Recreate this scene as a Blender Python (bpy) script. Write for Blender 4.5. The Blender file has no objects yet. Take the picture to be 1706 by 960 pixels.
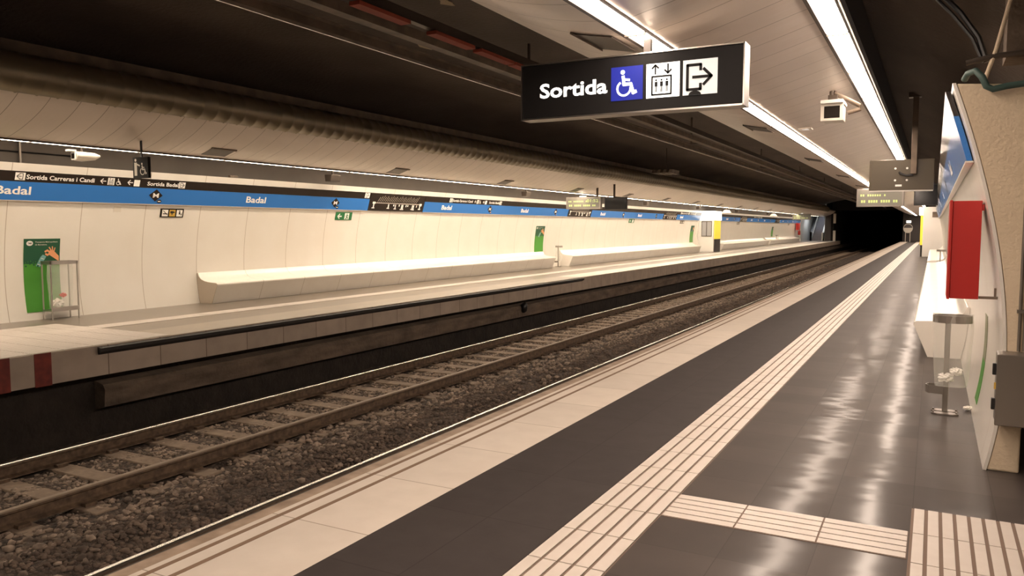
import bpy, bmesh, math, random
import numpy as np
from mathutils import Vector, Matrix
random.seed(7); rng = np.random.default_rng(11)
sc = bpy.context.scene; C = sc.collection
PI = math.pi
# ------------------------------------------------------------------ camera
CAMZ = 1.55; F = 1310.0; TH = math.radians(28.18); PH = math.radians(4.41)
cam = bpy.data.objects.new('camera', bpy.data.cameras.new('camera')); C.objects.link(cam)
cam.data.sensor_width = 36; cam.data.lens = F / 1706 * 36; cam.data.clip_end = 400; cam.data.clip_start = .05
cam.location = (0, 0, CAMZ); cam.rotation_euler = (PI/2 - PH, 0, TH)
sc.camera = cam
# ------------------------------------------------------------------ world, exposure
w = bpy.data.worlds.new('world'); sc.world = w; w.use_nodes = True
w.node_tree.nodes['Background'].inputs[0].default_value = (1, .85, .7, 1)
w.node_tree.nodes['Background'].inputs[1].default_value = 0.0
sc.view_settings.view_transform = 'Standard'; sc.view_settings.look = 'None'
sc.view_settings.gamma = 1; sc.view_settings.use_curve_mapping = False
sc.view_settings.exposure = 0.0
STRIP = 32.5            # brightness of the fluorescent diffusers
TUBENEAR = (1.0, .805, .655)
TUBEFAR = (1.0, .815, .62)

def at(x, y, Y):       # a point of the plane Y seen at a pixel of the photograph (used to lay out sign faces)
    f = Vector((-math.sin(TH)*math.cos(PH), math.cos(TH)*math.cos(PH), -math.sin(PH)))
    r = Vector((math.cos(TH), math.sin(TH), 0)); u = r.cross(f)
    d = f + r*(x-853)/F - u*(y-480)/F
    return Vector((0, 0, CAMZ)) + d*(Y/d.y)

# ------------------------------------------------------------------ materials
def nmat(name, col, rough=.5, metal=0, spec=.5, noise=None, bump=None, emit=None, coat=0, alpha=1, trans=0, coatr=.1):
    m = bpy.data.materials.new(name); m.use_nodes = True; nt = m.node_tree; N = nt.nodes; Lk = nt.links
    b = N['Principled BSDF']
    b.inputs['Base Color'].default_value = (*col, 1); b.inputs['Roughness'].default_value = rough
    b.inputs['Metallic'].default_value = metal; b.inputs['Specular IOR Level'].default_value = spec
    b.inputs['Coat Weight'].default_value = coat; b.inputs['Coat Roughness'].default_value = coatr; b.inputs['Alpha'].default_value = alpha
    b.inputs['Transmission Weight'].default_value = trans
    g = N.new('ShaderNodeNewGeometry'); m['pos'] = g.name
    if noise:
        sc_, c2, amt = noise[:3]
        mp = N.new('ShaderNodeMapping'); mp.inputs['Scale'].default_value = noise[3] if len(noise) > 3 else (1, 1, 1)
        Lk.new(g.outputs['Position'], mp.inputs[0])
        n = N.new('ShaderNodeTexNoise'); n.inputs['Scale'].default_value = sc_; n.inputs['Detail'].default_value = 6
        Lk.new(mp.outputs[0], n.inputs[0])
        r = N.new('ShaderNodeValToRGB'); r.color_ramp.elements[0].position = .5-amt; r.color_ramp.elements[1].position = .5+amt
        r.color_ramp.elements[0].color = (*c2, 1); r.color_ramp.elements[1].color = (*col, 1)
        Lk.new(n.outputs[0], r.inputs[0]); Lk.new(r.outputs[0], b.inputs['Base Color'])
    if bump:
        sc_, st, dist = bump[:3]
        mp = N.new('ShaderNodeMapping'); mp.inputs['Scale'].default_value = bump[3] if len(bump) > 3 else (1, 1, 1)
        Lk.new(g.outputs['Position'], mp.inputs[0])
        n = N.new('ShaderNodeTexNoise'); n.inputs['Scale'].default_value = sc_; n.inputs['Detail'].default_value = 3
        Lk.new(mp.outputs[0], n.inputs[0])
        bp = N.new('ShaderNodeBump'); bp.inputs['Strength'].default_value = st; bp.inputs['Distance'].default_value = dist
        Lk.new(n.outputs[0], bp.inputs['Height']); Lk.new(bp.outputs[0], b.inputs['Normal'])
    if emit:
        b.inputs['Emission Color'].default_value = (*emit[0], 1); b.inputs['Emission Strength'].default_value = emit[1]
    return m

def seams(m, period, phase, width, dark, axis=1, period2=None, phase2=0, axis2=0, vary=0.0):
    """thin dark joints every period along an axis (and a second one), each tile slightly different in tone"""
    nt = m.node_tree; N = nt.nodes; Lk = nt.links; b = N['Principled BSDF']; g = N[m['pos']]
    sp = N.new('ShaderNodeSeparateXYZ'); Lk.new(g.outputs['Position'], sp.inputs[0])
    def M(op, a, bb=None):
        n = N.new('ShaderNodeMath'); n.operation = op
        for i, v in enumerate((a, bb)):
            if v is None: continue
            if isinstance(v, (int, float)): n.inputs[i].default_value = v
            else: Lk.new(v, n.inputs[i])
        return n.outputs[0]
    def line(ax, per, ph):
        s = M('SUBTRACT', sp.outputs[ax], ph - width/2 - 100*per)
        q = M('DIVIDE', s, per)
        return M('LESS_THAN', M('FRACT', q), width/per), M('FLOOR', q)
    l, fl = line(axis, period, phase)
    cell = fl
    if period2:
        l2, fl2 = line(axis2, period2, phase2); l = M('MAXIMUM', l, l2); cell = M('ADD', M('MULTIPLY', fl, 7.31), M('MULTIPLY', fl2, 3.17))
    src = b.inputs['Base Color'].links[0].from_socket if b.inputs['Base Color'].links else None
    base = src
    if vary:
        wn = N.new('ShaderNodeTexWhiteNoise'); wn.noise_dimensions = '1D'; Lk.new(cell, wn.inputs['W'])
        k = M('ADD', M('MULTIPLY', wn.outputs[0], vary), 1 - vary/2)
        vm = N.new('ShaderNodeVectorMath'); vm.operation = 'SCALE'
        if base: Lk.new(base, vm.inputs[0])
        else: vm.inputs[0].default_value = b.inputs['Base Color'].default_value[:3]
        Lk.new(k, vm.inputs['Scale']); base = vm.outputs[0]
    mx = N.new('ShaderNodeMix'); mx.data_type = 'RGBA'
    Lk.new(l, mx.inputs['Factor'])
    if base: Lk.new(base, mx.inputs['A'])
    else: mx.inputs['A'].default_value = b.inputs['Base Color'].default_value
    mx.inputs['B'].default_value = (*dark, 1)
    Lk.new(mx.outputs['Result'], b.inputs['Base Color'])
    return m

M = {}
M['wall'] = seams(nmat('wall_panel', (.80, .765, .70), .30, noise=(1.6, (.76, .715, .64), .25), bump=(2.5, .05, .02), coat=1.0, coatr=.30), 1.26, 7.36, .012, (.45, .38, .30))
M['bench'] = seams(nmat('bench_panel', (.84, .80, .73), .30, noise=(3, (.79, .74, .66), .25), coat=1.0, coatr=.28), 1.26, 7.36, .01, (.42, .35, .27))
M['canopy'] = seams(nmat('canopy_metal', (.75, .665, .59), .32, metal=.12, noise=(.9, (.67, .59, .515), .3), bump=(1.0, .35, .05, (1, 3.0, 1))), .41, 5.83, .010, (.30, .25, .20), vary=.06)
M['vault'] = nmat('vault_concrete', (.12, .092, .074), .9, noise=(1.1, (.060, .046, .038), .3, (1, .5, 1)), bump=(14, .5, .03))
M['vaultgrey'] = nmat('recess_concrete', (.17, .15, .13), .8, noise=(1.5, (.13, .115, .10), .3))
M['concrete'] = nmat('rough_plaster', (.72, .60, .44), .85, noise=(2.2, (.64, .52, .37), .25), bump=(38, .6, .012))
M['beam'] = nmat('brown_beam', (.22, .16, .115), .6, noise=(4, (.09, .07, .05), .25))
M['duct'] = nmat('duct_metal', (.24, .20, .13), .40, metal=.6, noise=(2, (.17, .14, .095), .3, (1, .4, 1)))
M['dark'] = nmat('black_paint', (.012, .011, .011), .38)
M['darkmat'] = nmat('soot_black', (.010, .008, .007), .9)
M['blackband'] = nmat('black_enamel', (.022, .016, .013), .22)
M['blueband'] = nmat('blue_enamel', (.035, .17, .50), .22)
M['white'] = nmat('white_paint', (.85, .83, .78), .4)
M['offwhite'] = nmat('offwhite_plastic', (.72, .67, .58), .45)
M['steel'] = nmat('stainless_steel', (.55, .52, .48), .28, metal=1, bump=(60, .05, .002))
M['galv'] = nmat('cabinet_steel', (.31, .28, .25), .36, metal=.9, noise=(1.5, (.24, .215, .19), .3))
M['darksteel'] = nmat('dark_steel', (.10, .08, .065), .45, metal=.6)
M['red'] = nmat('red_enamel', (.42, .016, .012), .42)
M['redcover'] = nmat('red_dusty_cover', (.30, .05, .025), .7)
M['green'] = nmat('sign_green', (.02, .16, .05), .4)
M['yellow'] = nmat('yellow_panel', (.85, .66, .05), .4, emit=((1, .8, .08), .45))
M['pictyellow'] = nmat('pictogram_amber', (.60, .38, .06), .45)
M['rubber'] = nmat('black_rubber', (.018, .014, .012), .7)
M['coping'] = seams(nmat('coping_concrete', (.50, .42, .34), .6, noise=(3, (.38, .31, .25), .25)), .8, .2, .012, (.15, .11, .08), vary=.12)
M['copingred'] = nmat('red_edge_paint', (.26, .035, .02), .6, noise=(9, (.14, .02, .015), .2))
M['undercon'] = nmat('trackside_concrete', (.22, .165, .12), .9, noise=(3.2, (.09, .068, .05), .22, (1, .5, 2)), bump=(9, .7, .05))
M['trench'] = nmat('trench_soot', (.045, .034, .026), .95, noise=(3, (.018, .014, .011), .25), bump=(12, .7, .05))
M['nearbed'] = nmat('fine_ballast', (.15, .108, .082), .95, noise=(16, (.045, .033, .026), .16), bump=(26, 1, .08))
M['stone'] = nmat('ballast_stone', (.42, .325, .25), .9, noise=(7, (.11, .085, .068), .14))
M['stonedark'] = nmat('sooty_stone', (.20, .145, .11), .95, noise=(5, (.075, .055, .043), .16))
M['sleeper'] = nmat('concrete_sleeper', (.30, .225, .165), .9, noise=(9, (.20, .15, .11), .22), bump=(30, .4, .01))
M['rail'] = nmat('rusty_rail', (.20, .135, .085), .7, metal=.2, noise=(14, (.075, .05, .035), .2))
M['raildull'] = nmat('dull_rail_head', (.30, .235, .175), .55, metal=.4)
M['signblack'] = nmat('sign_black', (.010, .009, .009), .6, spec=.15)
M['edgedirt'] = nmat('grimy_edge', (.42, .32, .235), .6, noise=(7, (.22, .155, .11), .2))
M['railhead'] = nmat('polished_rail_head', (.64, .61, .56), .27, metal=1)
M['wtile'] = seams(nmat('pale_edge_tile', (.66, .59, .51), .42, noise=(5, (.59, .52, .445), .25)), .8, 4.66, .008, (.30, .24, .18), vary=.10)
M['btile'] = seams(nmat('black_rubber_tile', (.044, .036, .034), .7, spec=.2, noise=(6, (.036, .029, .027), .25), bump=(40, .08, .004)), .8, 4.36, .006, (.028, .022, .02), period2=.41, phase2=-2.465, axis2=0, vary=.08)
def polished_floor(name, gl, ro):
    m = M['gtile_base'] if False else seams(nmat(name, (.074, .060, .053), .6, spec=.10, noise=(2.5, (.056, .046, .041), .3)), .4, 4.02, .004, (.045, .036, .032), period2=.4, phase2=-.05, axis2=0, vary=.22)
    nt = m.node_tree; N = nt.nodes; Lk = nt.links; g = N[m['pos']]
    def mt(op, a, b_):
        n = N.new('ShaderNodeMath'); n.operation = op
        for i, v in enumerate((a, b_)):
            if isinstance(v, (int, float)): n.inputs[i].default_value = v
            else: Lk.new(v, n.inputs[i])
        return n.outputs[0]
    sp = N.new('ShaderNodeSeparateXYZ'); Lk.new(g.outputs['Position'], sp.inputs[0])
    ix = mt('FLOOR', mt('DIVIDE', mt('ADD', sp.outputs[0], .05), .4), 0); iy = mt('FLOOR', mt('DIVIDE', mt('SUBTRACT', sp.outputs[1], 4.02), .4), 0)
    ix.node.inputs[1].default_value = 0; iy.node.inputs[1].default_value = 0
    cb = N.new('ShaderNodeCombineXYZ'); Lk.new(ix, cb.inputs[0]); Lk.new(iy, cb.inputs[1])
    wn = N.new('ShaderNodeTexWhiteNoise'); wn.noise_dimensions = '3D'; Lk.new(cb.outputs[0], wn.inputs['Vector'])
    sub = N.new('ShaderNodeVectorMath'); sub.operation = 'SUBTRACT'; Lk.new(wn.outputs['Color'], sub.inputs[0]); sub.inputs[1].default_value = (.5, .5, .5)
    sc2 = N.new('ShaderNodeVectorMath'); sc2.operation = 'MULTIPLY'; Lk.new(sub.outputs[0], sc2.inputs[0]); sc2.inputs[1].default_value = (.022, .022, 0)
    mp = N.new('ShaderNodeMapping'); mp.inputs['Scale'].default_value = (.8, 2.6, 1); Lk.new(g.outputs['Position'], mp.inputs[0])
    nz = N.new('ShaderNodeTexNoise'); nz.inputs['Scale'].default_value = 1.7; nz.inputs['Detail'].default_value = 1.5; Lk.new(mp.outputs[0], nz.inputs[0])
    bp = N.new('ShaderNodeBump'); bp.inputs['Strength'].default_value = .12; bp.inputs['Distance'].default_value = .03; Lk.new(nz.outputs[0], bp.inputs['Height'])
    ad = N.new('ShaderNodeVectorMath'); ad.operation = 'ADD'; Lk.new(bp.outputs[0], ad.inputs[0]); Lk.new(sc2.outputs[0], ad.inputs[1])
    nm = N.new('ShaderNodeVectorMath'); nm.operation = 'NORMALIZE'; Lk.new(ad.outputs[0], nm.inputs[0])
    gb = N.new('ShaderNodeBsdfGlossy'); gb.inputs['Roughness'].default_value = ro; Lk.new(nm.outputs[0], gb.inputs['Normal'])
    lw = N.new('ShaderNodeLayerWeight'); lw.inputs['Blend'].default_value = .25
    fac = mt('ADD', mt('MULTIPLY', lw.outputs['Facing'], gl), gl*.35); fac = mt('MINIMUM', fac, gl*1.2)
    mx = N.new('ShaderNodeMixShader'); Lk.new(fac, mx.inputs[0]); Lk.new(N['Principled BSDF'].outputs[0], mx.inputs[1]); Lk.new(gb.outputs[0], mx.inputs[2])
    Lk.new(mx.outputs[0], N['Material Output'].inputs[0]); return m
M['gtile'] = polished_floor('polished_grey_tile', .072, .14)
M['gtilefar'] = nmat('sheen_tinted_grey_tile', (.19, .16, .13), .28, noise=(2.5, (.16, .135, .11), .3), spec=.5)  # base lightened to tan: the wall's grazing reflection is put into the colour
M['btilefar'] = nmat('sheen_tinted_dark_tile', (.20, .165, .13), .30, noise=(2.5, (.17, .14, .11), .3))  # dark tile coloured tan to stand in for the bright wall mirrored in it
M['wtilefar'] = nmat('tan_dirty_pale_edge', (.36, .31, .25), .35, noise=(2.5, (.31, .265, .21), .3))  # grey dirt plus the tan of the reflected wall in the colour
M['poledark'] = nmat('dark_brown_pole', (.045, .035, .03), .6)
M['monback'] = nmat('monitor_back', (.075, .058, .035), .35)
M['rib'] = nmat('tactile_rib', (.60, .545, .49), .5, noise=(9, (.55, .49, .435), .25))
M['groove'] = nmat('tactile_groove', (.17, .115, .085), .8)
M['edgegroove'] = nmat('edge_groove', (.20, .13, .085), .8)
M['strip'] = nmat('lamp_diffuser', (.9, .9, .9), .5, emit=(TUBENEAR, STRIP))
M['stripfar'] = nmat('lamp_diffuser_warm', (.9, .9, .9), .5, emit=(TUBEFAR, STRIP*.84))
M['stripfarbright'] = nmat('lamp_diffuser_bright', (.9, .9, .9), .5, emit=(TUBEFAR, STRIP*1.5))
M['shaft'] = nmat('added_cool_lamp', (.9, .9, .9), .5, emit=((.85, .9, 1.0), 14))  # emitter of the lamp added in the escalator shaft
M['lit'] = nmat('lightbox_white', (.8, .8, .8), .4, emit=((1, .96, .88), 1.6))
M['litblue'] = nmat('lightbox_blue', (.012, .018, .18), .5, spec=.2, emit=((.015, .03, .50), .36))
M['litgrey'] = nmat('lightbox_grey', (.42, .42, .42), .4, emit=((1, .93, .85), .50))
M['glass'] = nmat('kiosk_glass', (.55, .55, .55), .08, alpha=.6)
M['bag'] = nmat('clear_bag', (.84, .84, .78), .22, alpha=.22)
M['ledface'] = nmat('led_face', (.16, .15, .12), .3, emit=((.62, .58, .44), .06))
M['ledtext'] = nmat('led_text', (.5, .6, .2), .4, emit=((.62, .85, .40), .15))
M['scrn'] = nmat('black_screen', (.015, .015, .017), .12)
M['pgreen'] = nmat('poster_bright_green', (.065, .28, .03), .45)
M['pdark'] = nmat('poster_dark_green', (.012, .085, .04), .45)
M['sage'] = nmat('poster_sage', (.26, .27, .17), .5)
M['binsteel'] = nmat('worn_bin_steel', (.33, .30, .27), .38, metal=.9)
M['skin'] = nmat('poster_peach', (.80, .36, .17), .5)
M['bottle'] = nmat('poster_teal', (.16, .38, .37), .5)
M['teal'] = nmat('teal_hose', (.045, .085, .075), .55)
M['patch'] = nmat('flaked_plaster', (.42, .33, .22), .9, bump=(40, .8, .02))
M['endgrey'] = nmat('dark_cladding', (.10, .085, .08), .5)
M['esc'] = nmat('escalator_tread', (.22, .22, .25), .4, metal=.6)
M['litter'] = nmat('crumpled_white', (.85, .82, .76), .6)
M['litterred'] = nmat('crumpled_red', (.62, .10, .07), .6)
M['lens'] = nmat('dark_glass', (.02, .016, .014), .1)
M['silver'] = nmat('silver_pictogram', (.48, .44, .38), .35, metal=.3)

# ------------------------------------------------------------------ builders
class MB:
    def __init__(s): s.v = []; s.f = []
    def add(s, vs, fs):
        o = len(s.v); s.v += [tuple(p) for p in vs]; s.f += [tuple(i+o for i in f) for f in fs]; return s
    def box(s, a, b, mat=None):
        (x0, y0, z0), (x1, y1, z1) = a, b
        vs = [Vector(p) for p in ((x0,y0,z0),(x1,y0,z0),(x1,y1,z0),(x0,y1,z0),(x0,y0,z1),(x1,y0,z1),(x1,y1,z1),(x0,y1,z1))]
        if mat: vs = [mat @ p for p in vs]
        return s.add(vs, [(0,3,2,1),(4,5,6,7),(0,1,5,4),(1,2,6,5),(2,3,7,6),(3,0,4,7)])
    def prism(s, prof, y0, y1, axis='Y'):
        n = len(prof)
        if axis == 'Y': P = lambda p, t: (p[0], t, p[1])
        elif axis == 'X': P = lambda p, t: (t, p[0], p[1])
        else: P = lambda p, t: (p[0], p[1], t)
        vs = [P(p, y0) for p in prof] + [P(p, y1) for p in prof]
        return s.add(vs, [tuple(range(n))[::-1], tuple(range(n, 2*n))] + [(i, (i+1) % n, (i+1) % n+n, i+n) for i in range(n)])
    def tube(s, pts, r, n=10, cap=True):
        pts = [Vector(p) for p in pts]; rs = r if isinstance(r, (list, tuple)) else [r]*len(pts)
        rings = []; up = None
        for i, p in enumerate(pts):
            t = (pts[min(i+1, len(pts)-1)] - pts[max(i-1, 0)]).normalized()
            if up is None: up = Vector((0, 0, 1)) if abs(t.z) < .9 else Vector((1, 0, 0))
            a = t.cross(up).normalized(); b = t.cross(a).normalized(); up = -b if b.dot(up) < 0 else b
            rings.append([p + (a*math.cos(2*PI*k/n) + b*math.sin(2*PI*k/n))*rs[i] for k in range(n)])
        vs = [q for rg in rings for q in rg]; fs = []
        for i in range(len(pts)-1):
            for k in range(n): fs.append((i*n+k, i*n+(k+1) % n, (i+1)*n+(k+1) % n, (i+1)*n+k))
        if cap: fs += [tuple(range(n))[::-1], tuple((len(pts)-1)*n+k for k in range(n))]
        return s.add(vs, fs)
    def build(s, name, mat, parent=None, smooth=False, bevel=0, loc=None, seg=2):
        me = bpy.data.meshes.new(name)
        o = bpy.data.objects.new(name, me); C.objects.link(o)
        V = np.array(s.v, dtype=float)
        if parent is not None:
            root = Vector((0, 0, 0)); q = parent
            while q is not None: root += q.location; q = q.parent
            V = V - np.array(root); o.parent = parent
        elif loc == 'base':
            c = Vector(((V[:, 0].min()+V[:, 0].max())/2, (V[:, 1].min()+V[:, 1].max())/2, V[:, 2].min()))
            V = V - np.array(c); o.location = c
        me.from_pydata([tuple(p) for p in V], [], s.f); me.update()
        bm = bmesh.new(); bm.from_mesh(me); bmesh.ops.recalc_face_normals(bm, faces=bm.faces); bm.to_mesh(me); bm.free()
        me.materials.append(M[mat] if isinstance(mat, str) else mat)
        if smooth:
            me.polygons.foreach_set('use_smooth', [True]*len(me.polygons))
            try: me.set_sharp_from_angle(angle=math.radians(40))
            except Exception: pass
        if bevel:
            md = o.modifiers.new('bevel', 'BEVEL'); md.width = bevel; md.segments = seg; md.limit_method = 'ANGLE'
        return o

def tag(o, label, cat, group=None, kind=None):
    o['label'] = label; o['category'] = cat
    if group: o['group'] = group
    if kind: o['kind'] = kind
    return o
def thing(name, label, cat, loc, group=None):
    o = bpy.data.objects.new(name, None); C.objects.link(o); o.location = loc; o.empty_display_size = .1
    return tag(o, label, cat, group)
def struct(o): o['kind'] = 'structure'; return o
def dup(root, off, label=None, group=None):
    r = root.copy(); C.objects.link(r); r.location = root.location + Vector(off)
    if label: r['label'] = label
    if group: r['group'] = group
    for ch in list(root.children):
        c = ch.copy(); C.objects.link(c); c.parent = r
        for g in ch.children:
            d = g.copy(); C.objects.link(d); d.parent = c
    return r

_tc = {}
def text_geo(s, bold=.012):
    if s in _tc: return _tc[s]
    cu = bpy.data.curves.new('t', 'FONT'); cu.body = s; cu.size = 1; cu.offset = bold; cu.resolution_u = 3
    o = bpy.data.objects.new('t', cu); C.objects.link(o)
    dg = bpy.context.evaluated_depsgraph_get(); me = bpy.data.meshes.new_from_object(o.evaluated_get(dg))
    vs = [(v.co.x, v.co.y) for v in me.vertices]; fs = [tuple(p.vertices) for p in me.polygons]
    bpy.data.objects.remove(o); bpy.data.curves.remove(cu); bpy.data.meshes.remove(me)
    x0 = min(v[0] for v in vs); x1 = max(v[0] for v in vs); vs = [(x-x0, y) for x, y in vs]
    _tc[s] = (vs, fs, x1-x0); return _tc[s]

class Flat:
    """flat lettering and pictograms in (u, v) metres, laid on a plane and given a hair of thickness"""
    def __init__(s): s.v = []; s.f = []
    def poly(s, pts):
        o = len(s.v); s.v += list(pts); s.f.append(tuple(range(o, o+len(pts)))); return s
    def rect(s, a, b, c, d): return s.poly([(a, b), (c, b), (c, d), (a, d)])
    def disc(s, c, r, n=20, ry=None):
        return s.poly([(c[0]+r*math.cos(2*PI*k/n), c[1]+(ry or r)*math.sin(2*PI*k/n)) for k in range(n)])
    def line(s, pts, wd):
        for p, q in zip(pts[:-1], pts[1:]):
            dx, dy = q[0]-p[0], q[1]-p[1]; l = math.hypot(dx, dy) or 1; nx, ny = -dy/l*wd/2, dx/l*wd/2; ex, ey = dx/l*wd*.3, dy/l*wd*.3
            s.poly([(p[0]+nx-ex, p[1]+ny-ey), (p[0]-nx-ex, p[1]-ny-ey), (q[0]-nx+ex, q[1]-ny+ey), (q[0]+nx+ex, q[1]+ny+ey)])
        return s
    def arc(s, c, r, a0, a1, wd, n=20):
        P = [(math.cos(math.radians(a0+(a1-a0)*k/n)), math.sin(math.radians(a0+(a1-a0)*k/n))) for k in range(n+1)]
        for p, q in zip(P[:-1], P[1:]):
            s.poly([(c[0]+p[0]*(r-wd/2), c[1]+p[1]*(r-wd/2)), (c[0]+q[0]*(r-wd/2), c[1]+q[1]*(r-wd/2)), (c[0]+q[0]*(r+wd/2), c[1]+q[1]*(r+wd/2)), (c[0]+p[0]*(r+wd/2), c[1]+p[1]*(r+wd/2))])
        return s
    def text(s, t, x, y, h, width=None, bold=.012):
        vs, fs, wd = text_geo(t, bold); k = h/.72; kx = width/wd if width else k; o = len(s.v)
        s.v += [(x+a*kx, y+b*k) for a, b in vs]; s.f += [tuple(i+o for i in f) for f in fs]; return s
    def place(s, dx, dy, k=1.0):
        s.v = [(dx+a*k, dy+b*k) for a, b in s.v]; return s
    def build(s, name, mat, parent, org, u, v, off=.003):
        org, u, v = Vector(org), Vector(u).normalized(), Vector(v).normalized(); n = u.cross(v)
        mb = MB(); mb.add([org+u*a+v*b+n*off for a, b in s.v], s.f)
        o = mb.build(name, mat, parent)
        return o

def sym_wheelchair(k, x, y):   # height k
    f = Flat(); f.disc((.40, .90), .085)
    f.line([(.42, .74), (.45, .45), (.72, .45), (.82, .12), (.92, .16)], .12); f.line([(.44, .63), (.66, .60)], .085)
    f.arc((.45, .30), .26, 120, 370, .075)
    return f.place(x, y, k)
def sym_arrow(k, x, y, flip=False, wd=.13):
    f = Flat(); f.line([(.05, .5), (.95, .5)], wd); f.line([(.55, .88), (.95, .5), (.55, .12)], wd)
    if flip: f.v = [(1-a, b) for a, b in f.v]
    return f.place(x, y, k)
def sym_exit(k, x, y, flip=False, wd=.09):
    f = Flat(); f.line([(.58, .72), (.58, .88), (.16, .88), (.16, .12), (.58, .12), (.58, .28)], wd)
    f.line([(.34, .5), (.9, .5)], wd); f.line([(.68, .74), (.92, .5), (.68, .26)], wd)
    if flip: f.v = [(1-a, b) for a, b in f.v]
    return f.place(x, y, k)
def sym_lift(k, x, y):
    f = Flat()
    for c in (.30, .70): f.line([(c, .70), (c, .97)], .05)
    f.line([(.20, .87), (.30, .97), (.40, .87)], .055); f.line([(.60, .80), (.70, .70), (.80, .80)], .055)
    f.line([(.20, .62), (.80, .62)], .055); f.line([(.20, .07), (.80, .07)], .055); f.line([(.20, .62), (.20, .07)], .055); f.line([(.80, .62), (.80, .07)], .055)
    for c in (.33, .5, .67):
        f.disc((c, .51), .032, 10); f.rect(c-.045, .32, c+.045, .465); f.rect(c-.03, .15, c-.005, .33); f.rect(c+.005, .15, c+.03, .33)
    return f.place(x, y, k)

# ------------------------------------------------------------------ wall profile
_z = np.array([0, .3, .62, .93, 1.24, 1.45, 1.64, 1.86, 2.07, 2.38, 2.46]); _x = np.array([.33, .378, .404, .405, .372, .336, .289, .245, .198, .098, .062])
_pf = np.polyfit(_z, _x, 4)
wx = lambda z: float(np.polyval(_pf, z))
fx = lambda z: -12.9 - wx(z)
ZT, ZTF = 2.46, 2.58
def wall_tan(z, far):      # upward tangent of the wall at height z
    d = (wx(z+.01)-wx(z-.01)); t = Vector(((-d if far else d), 0, .02)); return t.normalized()

Y0, Y1 = -8.0, 95.0      # platforms
YE = 99.0                # end of the far platform
# ================================================================== STRUCTURE
# near platform
NE = -3.2
def slab(name, x0, x1, y0, y1, z0, z1, mat):
    return struct(MB().box((x0, y0, z0), (x1, y1, z1)).build(name, mat))
slab('floor', NE, -3.115, Y0, Y1, -.12, 0, 'edgedirt'); slab('floor', -3.115, -2.465, Y0, Y1, -.12, 0, 'wtile')
slab('floor', -2.465, -1.645, Y0, Y1, -.12, 0, 'btile')
slab('floor', -1.245, 3.2, Y0, Y1, -.12, 0, 'gtile')
slab('floor', -1.645, -1.245, Y0, Y1, -.12, -.003, 'groove')
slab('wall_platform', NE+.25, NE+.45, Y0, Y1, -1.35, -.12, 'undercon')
slab('trim_1', NE-.02, NE-.002, Y0, Y1, -.14, -.004, 'darksteel')
# edge grooves lines (dark inlays)
g = MB(); g.box((-3.075, Y0, -.004), (-3.045, Y1, .0015)); g.box((-2.955, Y0, -.004), (-2.925, Y1, .0015)); struct(g.build('trim_2', 'edgegroove'))
# tactile strips
def ribs(name, x0, x1, y0, y1, n, along, tile=.4, gap=.016, tgap=.009, zt=.005, yph=4.02):
    m = MB()
    if along == 'Y':
        pw = (x1-x0)/n; yy = yph - math.ceil((yph-y0)/tile)*tile
        while yy < y1:
            a, b = max(yy+tgap/2, y0), min(yy+tile-tgap/2, y1)
            if b > a:
                for i in range(n): m.box((x0+i*pw+gap/2, a, -.003), (x0+(i+1)*pw-gap/2, b, zt))
            yy += tile
    else:
        pw = (y1-y0)/n; xx = x1
        while xx > x0 + .05:
            a, b = max(xx-tile+tgap/2, x0), xx-tgap/2
            for i in range(n): m.box((a, y0+i*pw+gap/2, -.003), (b, y0+(i+1)*pw-gap/2, zt))
            xx -= tile
    return struct(m.build(name, 'rib'))
ribs('floor', -1.645, -1.245, 2.0, Y1, 5, 'Y')
slab('floor', -1.245, -.06, 4.02, 4.40, -.01, .0015, 'groove'); ribs('floor', -1.24, -.06, 4.02, 4.40, 5, 'X', gap=.013)
slab('floor', -.055, 1.545, 2.0, 4.78, -.01, .0015, 'groove'); ribs('floor', -.05, 1.55, 2.0, 4.78, 24, 'Y', gap=.018, yph=4.78)

# far platform (mirrored)
FE = -9.65
slab('floor', FE-.80, FE, Y0, 22.6, -.10, 0, 'wtilefar'); slab('floor', FE-.80, FE, 22.6, YE, -.10, 0, 'wtile')
slab('floor', FE-1.60, FE-.80, Y0, YE, -.10, 0, 'btilefar')
slab('floor', FE-2.0, FE-1.60, Y0, YE, -.10, -.003, 'groove'); ribs('floor', FE-2.0, FE-1.60, 4.5, YE, 5, 'Y')
slab('floor', -15.2, FE-2.0, Y0, YE, -.10, 0, 'gtilefar')
ribs('floor', -12.4, FE-.02, 3.6, 7.6, 34, 'Y', zt=.006)
slab('wall_platform_left', FE-.12, FE+.02, Y0, YE, -.40, -.10, 'coping'); slab('trim_3', FE, FE+.02, Y0, YE, -.10, -.003, 'coping')
for a, b, mt in ((4.2, 5.33, 'copingred'), (5.62, 5.83, 'copingred')): slab('trim_4', FE+.02, FE+.026, a, b, -.41, .002, mt)
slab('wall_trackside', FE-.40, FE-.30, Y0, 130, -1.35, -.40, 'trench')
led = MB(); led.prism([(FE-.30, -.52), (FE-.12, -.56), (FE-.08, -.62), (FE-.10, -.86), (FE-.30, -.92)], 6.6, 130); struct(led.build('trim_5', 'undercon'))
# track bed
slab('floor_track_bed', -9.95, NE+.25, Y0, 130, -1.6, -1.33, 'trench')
# walls: panels
def wall_panels(name, far, y0, y1, zt, mat='wall', th=.06):
    zz = np.linspace(0, zt, 26); f = fx if far else wx; s = -1 if far else 1
    prof = [(f(z), z) for z in zz] + [(f(z)+s*th, z) for z in zz[::-1]]
    return struct(MB().prism(prof, y0, y1).build(name, mat, smooth=True))
wall_panels('wall_left', True, Y0, 49.6, ZTF); wall_panels('wall_left', True, 51.6, 92.5, ZTF)
wall_panels('wall_right', False, 5.78, Y1, ZT, th=.02)
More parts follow.
